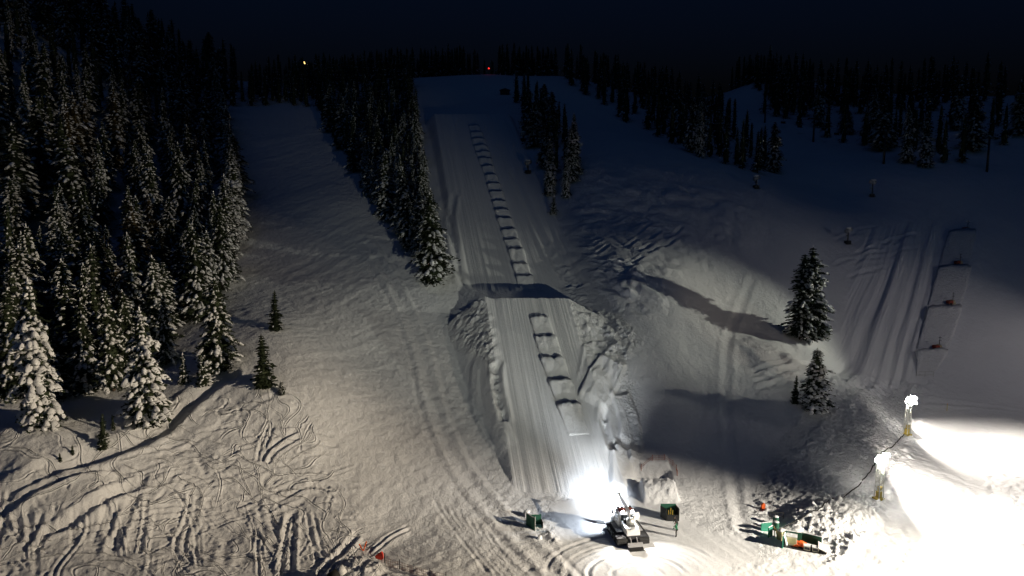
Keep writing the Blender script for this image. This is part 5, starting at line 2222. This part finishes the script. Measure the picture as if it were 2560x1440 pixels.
def terrace_machine(px, py, label, k):
    p = G(px, py)
    t = thing('snow_blower', label, 'snow machine', (p.x, p.y, p.z), 0.2, 'orange machines on the park terraces')
    m = MB()
    m.poly_extrude([(-0.75, 0.25), (-0.75, 0.75), (-0.6, 0.95), (0.25, 0.95), (0.25, 0.25)], 'y', -0.45, 0.45)
    bevel(m.build('housing', M_REDP, t), 0.04)
    m = MB()
    m.poly_extrude([(0.26, 0.1), (0.26, 1.05), (0.55, 1.05), (0.95, 0.2), (0.7, 0.1)], 'y', -0.46, 0.46)
    m.build('shield', M_CREAM, t)
    for y in (-0.4, 0.4):
        m = MB()
        m.tube((-0.3, y - 0.06, 0.24), (-0.3, y + 0.06, 0.24), 0.25, n=12)
        m.build('wheel', M_BLACK, t)
    m = MB()
    m.tube((0.7, 0.2, 0.0), (0.7, 0.2, 2.6), 0.07, 0.05, 6)
    m.build('mast', M_DARK, t)
    for z in (1.75, 2.35):
        m = MB()
        m.tube((0.2, 0.2, z), (1.25, 0.2, z), 0.04, n=6)
        arm = m.build('cross_arm', M_DARK, t)
        for x in (0.22, 1.2):
            m = MB()
            m.blob((x, 0.2, z + 0.06), (0.2, 0.16, 0.09), 2, 8, 5, 0.1)
            m.build('snow_cap', M_TSNOW, arm, True)


terrace_machine(2342, 874, 'orange machine with cream shield and mast on the lowest park terrace', 0)
terrace_machine(2376, 763, 'orange machine with cream shield and mast on the second lowest park terrace', 1)
terrace_machine(2395, 663, 'orange machine with cream shield and mast on the second highest park terrace', 2)
terrace_machine(2414, 578, 'orange machine with cream shield and mast on the highest park terrace', 3)
# rail at the foot of the terraces
p = G(2312, 942)
t = thing('pipe_rail', 'double steel pipe rail at the foot of the park terraces', 'rail', p, 0.05)
for x in (-1.6, 0, 1.6):
    m = MB()
    m.tube((x, 0, -0.1), (x, 0, 0.95), 0.04, n=6)
    m.build('post', M_STEEL, t)
for z in (0.35, 0.95):
    m = MB()
    m.tube((-1.65, 0, z), (1.65, 0, z), 0.045, n=6)
    m.build('rail', M_STEEL, t)

# yellow stakes at the far side of the arena
for i, (px, py, hh, lab) in enumerate([(2367, 1028, 1.2, 'tall yellow marker stake on the far edge of the arena'), (2312, 1030, 0.7, 'short pale marker stake on the far edge of the arena')]):
    t = thing('marker_stake', lab, 'marker', G(px, py), 0)
    m = MB()
    m.tube((0, 0, -0.2), (0, 0, hh), 0.06, n=6)
    m.build('stake', M_YEL if i == 0 else M_BOARD, t)
    m = MB()
    m.tube((0, 0, hh), (0, 0, hh + 0.08), 0.075, 0.03, n=6)
    m.build('cap', M_ORANGE if i == 0 else M_STEEL, t)

# ================================================================== chairlift
def lift_tower(px, py, top, label):
    p = G(px, py)
    d = ray(px, top)
    h = CAMZ + d[2] * (p.y / d[1]) - p.z
    t = thing('lift_tower', label, 'lift tower', p, 0, 'chairlift towers in the right valley')
    m = MB()
    m.tube((0, 0, -0.5), (0, 0, h), 0.34, 0.24, 10)
    m.build('pole', M_DARK, t, True)
    m = MB()
    m.box((0, 0, h), (4.4, 0.3, 0.3))
    arm = m.build('cross_arm', M_DARK, t)
    for s in (-2.1, 2.1):
        m = MB()
        m.box((s, 0, h - 0.25), (0.2, 2.0, 0.25))
        m.build('sheave_train', M_DARK, arm)
    m = MB()
    m.tube((-1.6, 0, h), (-1.6, 0, h + 1.2), 0.06, n=5)
    m.tube((1.6, 0, h), (1.6, 0, h + 1.2), 0.06, n=5)
    m.tube((-1.6, 0, h + 1.2), (1.6, 0, h + 1.2), 0.05, n=5)
    m.build('lifting_frame', M_DARK, arm)
    return Vector((p.x, p.y, p.z + h))


lt = [lift_tower(1912, 306, 272, 'upper chairlift tower beside the ridge forest end'), lift_tower(2033, 356, 296, 'middle chairlift tower on the open valley snow'),
      lift_tower(2209, 410, 330, 'chairlift tower rising in front of the knoll conifers'), lift_tower(2467, 430, 345, 'lowest chairlift tower beside the right forest')]
for s, lab in ((-2.1, 'left haul rope of the chairlift across the right valley'), (2.1, 'right haul rope of the chairlift across the right valley')):
    m = MB()
    for a, b in zip(lt[:-1], lt[1:]):
        pr = None
        for k in range(13):
            f = k / 12
            q = a + (b - a) * f + Vector((s, 0, -0.4 - 1.2 * 4 * f * (1 - f)))
            if pr is not None:
                m.tube(pr, q, 0.03, n=5, cap=False)
            pr = q
    tag(m.build('haul_rope', M_DARK), lab, 'cable')
for i, (seg, f, s, lab) in enumerate([(0, 0.28, 2.1, 'topmost hanging chair of the lift'), (0, 0.62, 2.1, 'second hanging chair from the top of the lift'),
                                      (1, 0.06, 2.1, 'hanging chair next to the middle lift tower'), (1, 0.26, 2.1, 'lone hanging chair left of the knoll conifers')]):
    a, b = lt[seg], lt[seg + 1]
    q = a + (b - a) * f + Vector((s, 0, -0.4 - 4.8 * f * (1 - f)))
    t = thing('lift_chair', lab, 'chair', (q.x, q.y, q.z - 3.0), 0.3, 'chairs hanging from the lift')
    m = MB()
    m.tube((0, 0, 3.0), (0, 0, 1.0), 0.05, n=6)
    m.tube((0, 0, 1.0), (-0.9, 0, 0.9), 0.04, n=6)
    m.tube((0, 0, 1.0), (0.9, 0, 0.9), 0.04, n=6)
    m.build('hanger', M_DARK, t)
    m = MB()
    m.box((0, -0.25, 0), (2.0, 0.6, 0.08))
    m.build('seat', M_BLACK, t)
    m = MB()
    m.box((0, 0.1, 0.45), (2.0, 0.07, 0.6))
    m.build('backrest', M_BLACK, t)

# ================================================================== lamps on the ridge
p = G(1222, 183)
t = thing('signal_lamp', 'small glowing red lamp on a post at the top of the slope', 'lamp', p, 0)
d = ray(1222, 171)
h = CAMZ + d[2] * (p.y / d[1]) - p.z
m = MB()
m.tube((0, 0, -0.3), (0, 0, h - 0.3), 0.09, n=6)
m.build('post', M_DARK, t)
m = MB()
m.blob((0, 0, h), (0.30, 0.30, 0.30), 1, 12, 8, 0.0)
m.build('lens', M_LAMPR, t, True)
p = at_y(761, 157, 262)
z0 = zs(p[0], p[1])
t = thing('lamp_post', 'tiny yellow lamp shining above the left ridge trees', 'lamp', (p[0], p[1], z0), 0)
m = MB()
m.tube((0, 0, -0.3), (0, 0, p[2] - z0 - 0.2), 0.1, n=6)
m.build('post', M_DARK, t)
m = MB()
m.tube((0.15, 0, p[2] - z0 - 0.35), (-0.15, 0, p[2] - z0 + 0.4), 0.2, 0.16, 10)
m.build('lens', M_LAMPY, t)
p = G(1262, 236)
t = thing('start_hut', 'low dark hut at the upper tip of the right tree island', 'hut', p, 0.1)
m = MB()
m.box((0, 0, 0.7), (3.2, 2.0, 1.4))
m.build('wall', M_BARK, t)
m = MB()
m.poly_extrude([(-1.9, 1.4), (0, 2.0), (1.9, 1.4), (1.9, 1.3), (-1.9, 1.3)], 'y', -1.2, 1.2)
m.build('roof', M_DARK, t)
m = MB()
m.box((0.5, -1.012, 0.6), (0.7, 0.03, 1.1))
m.build('door', M_DARK, t)
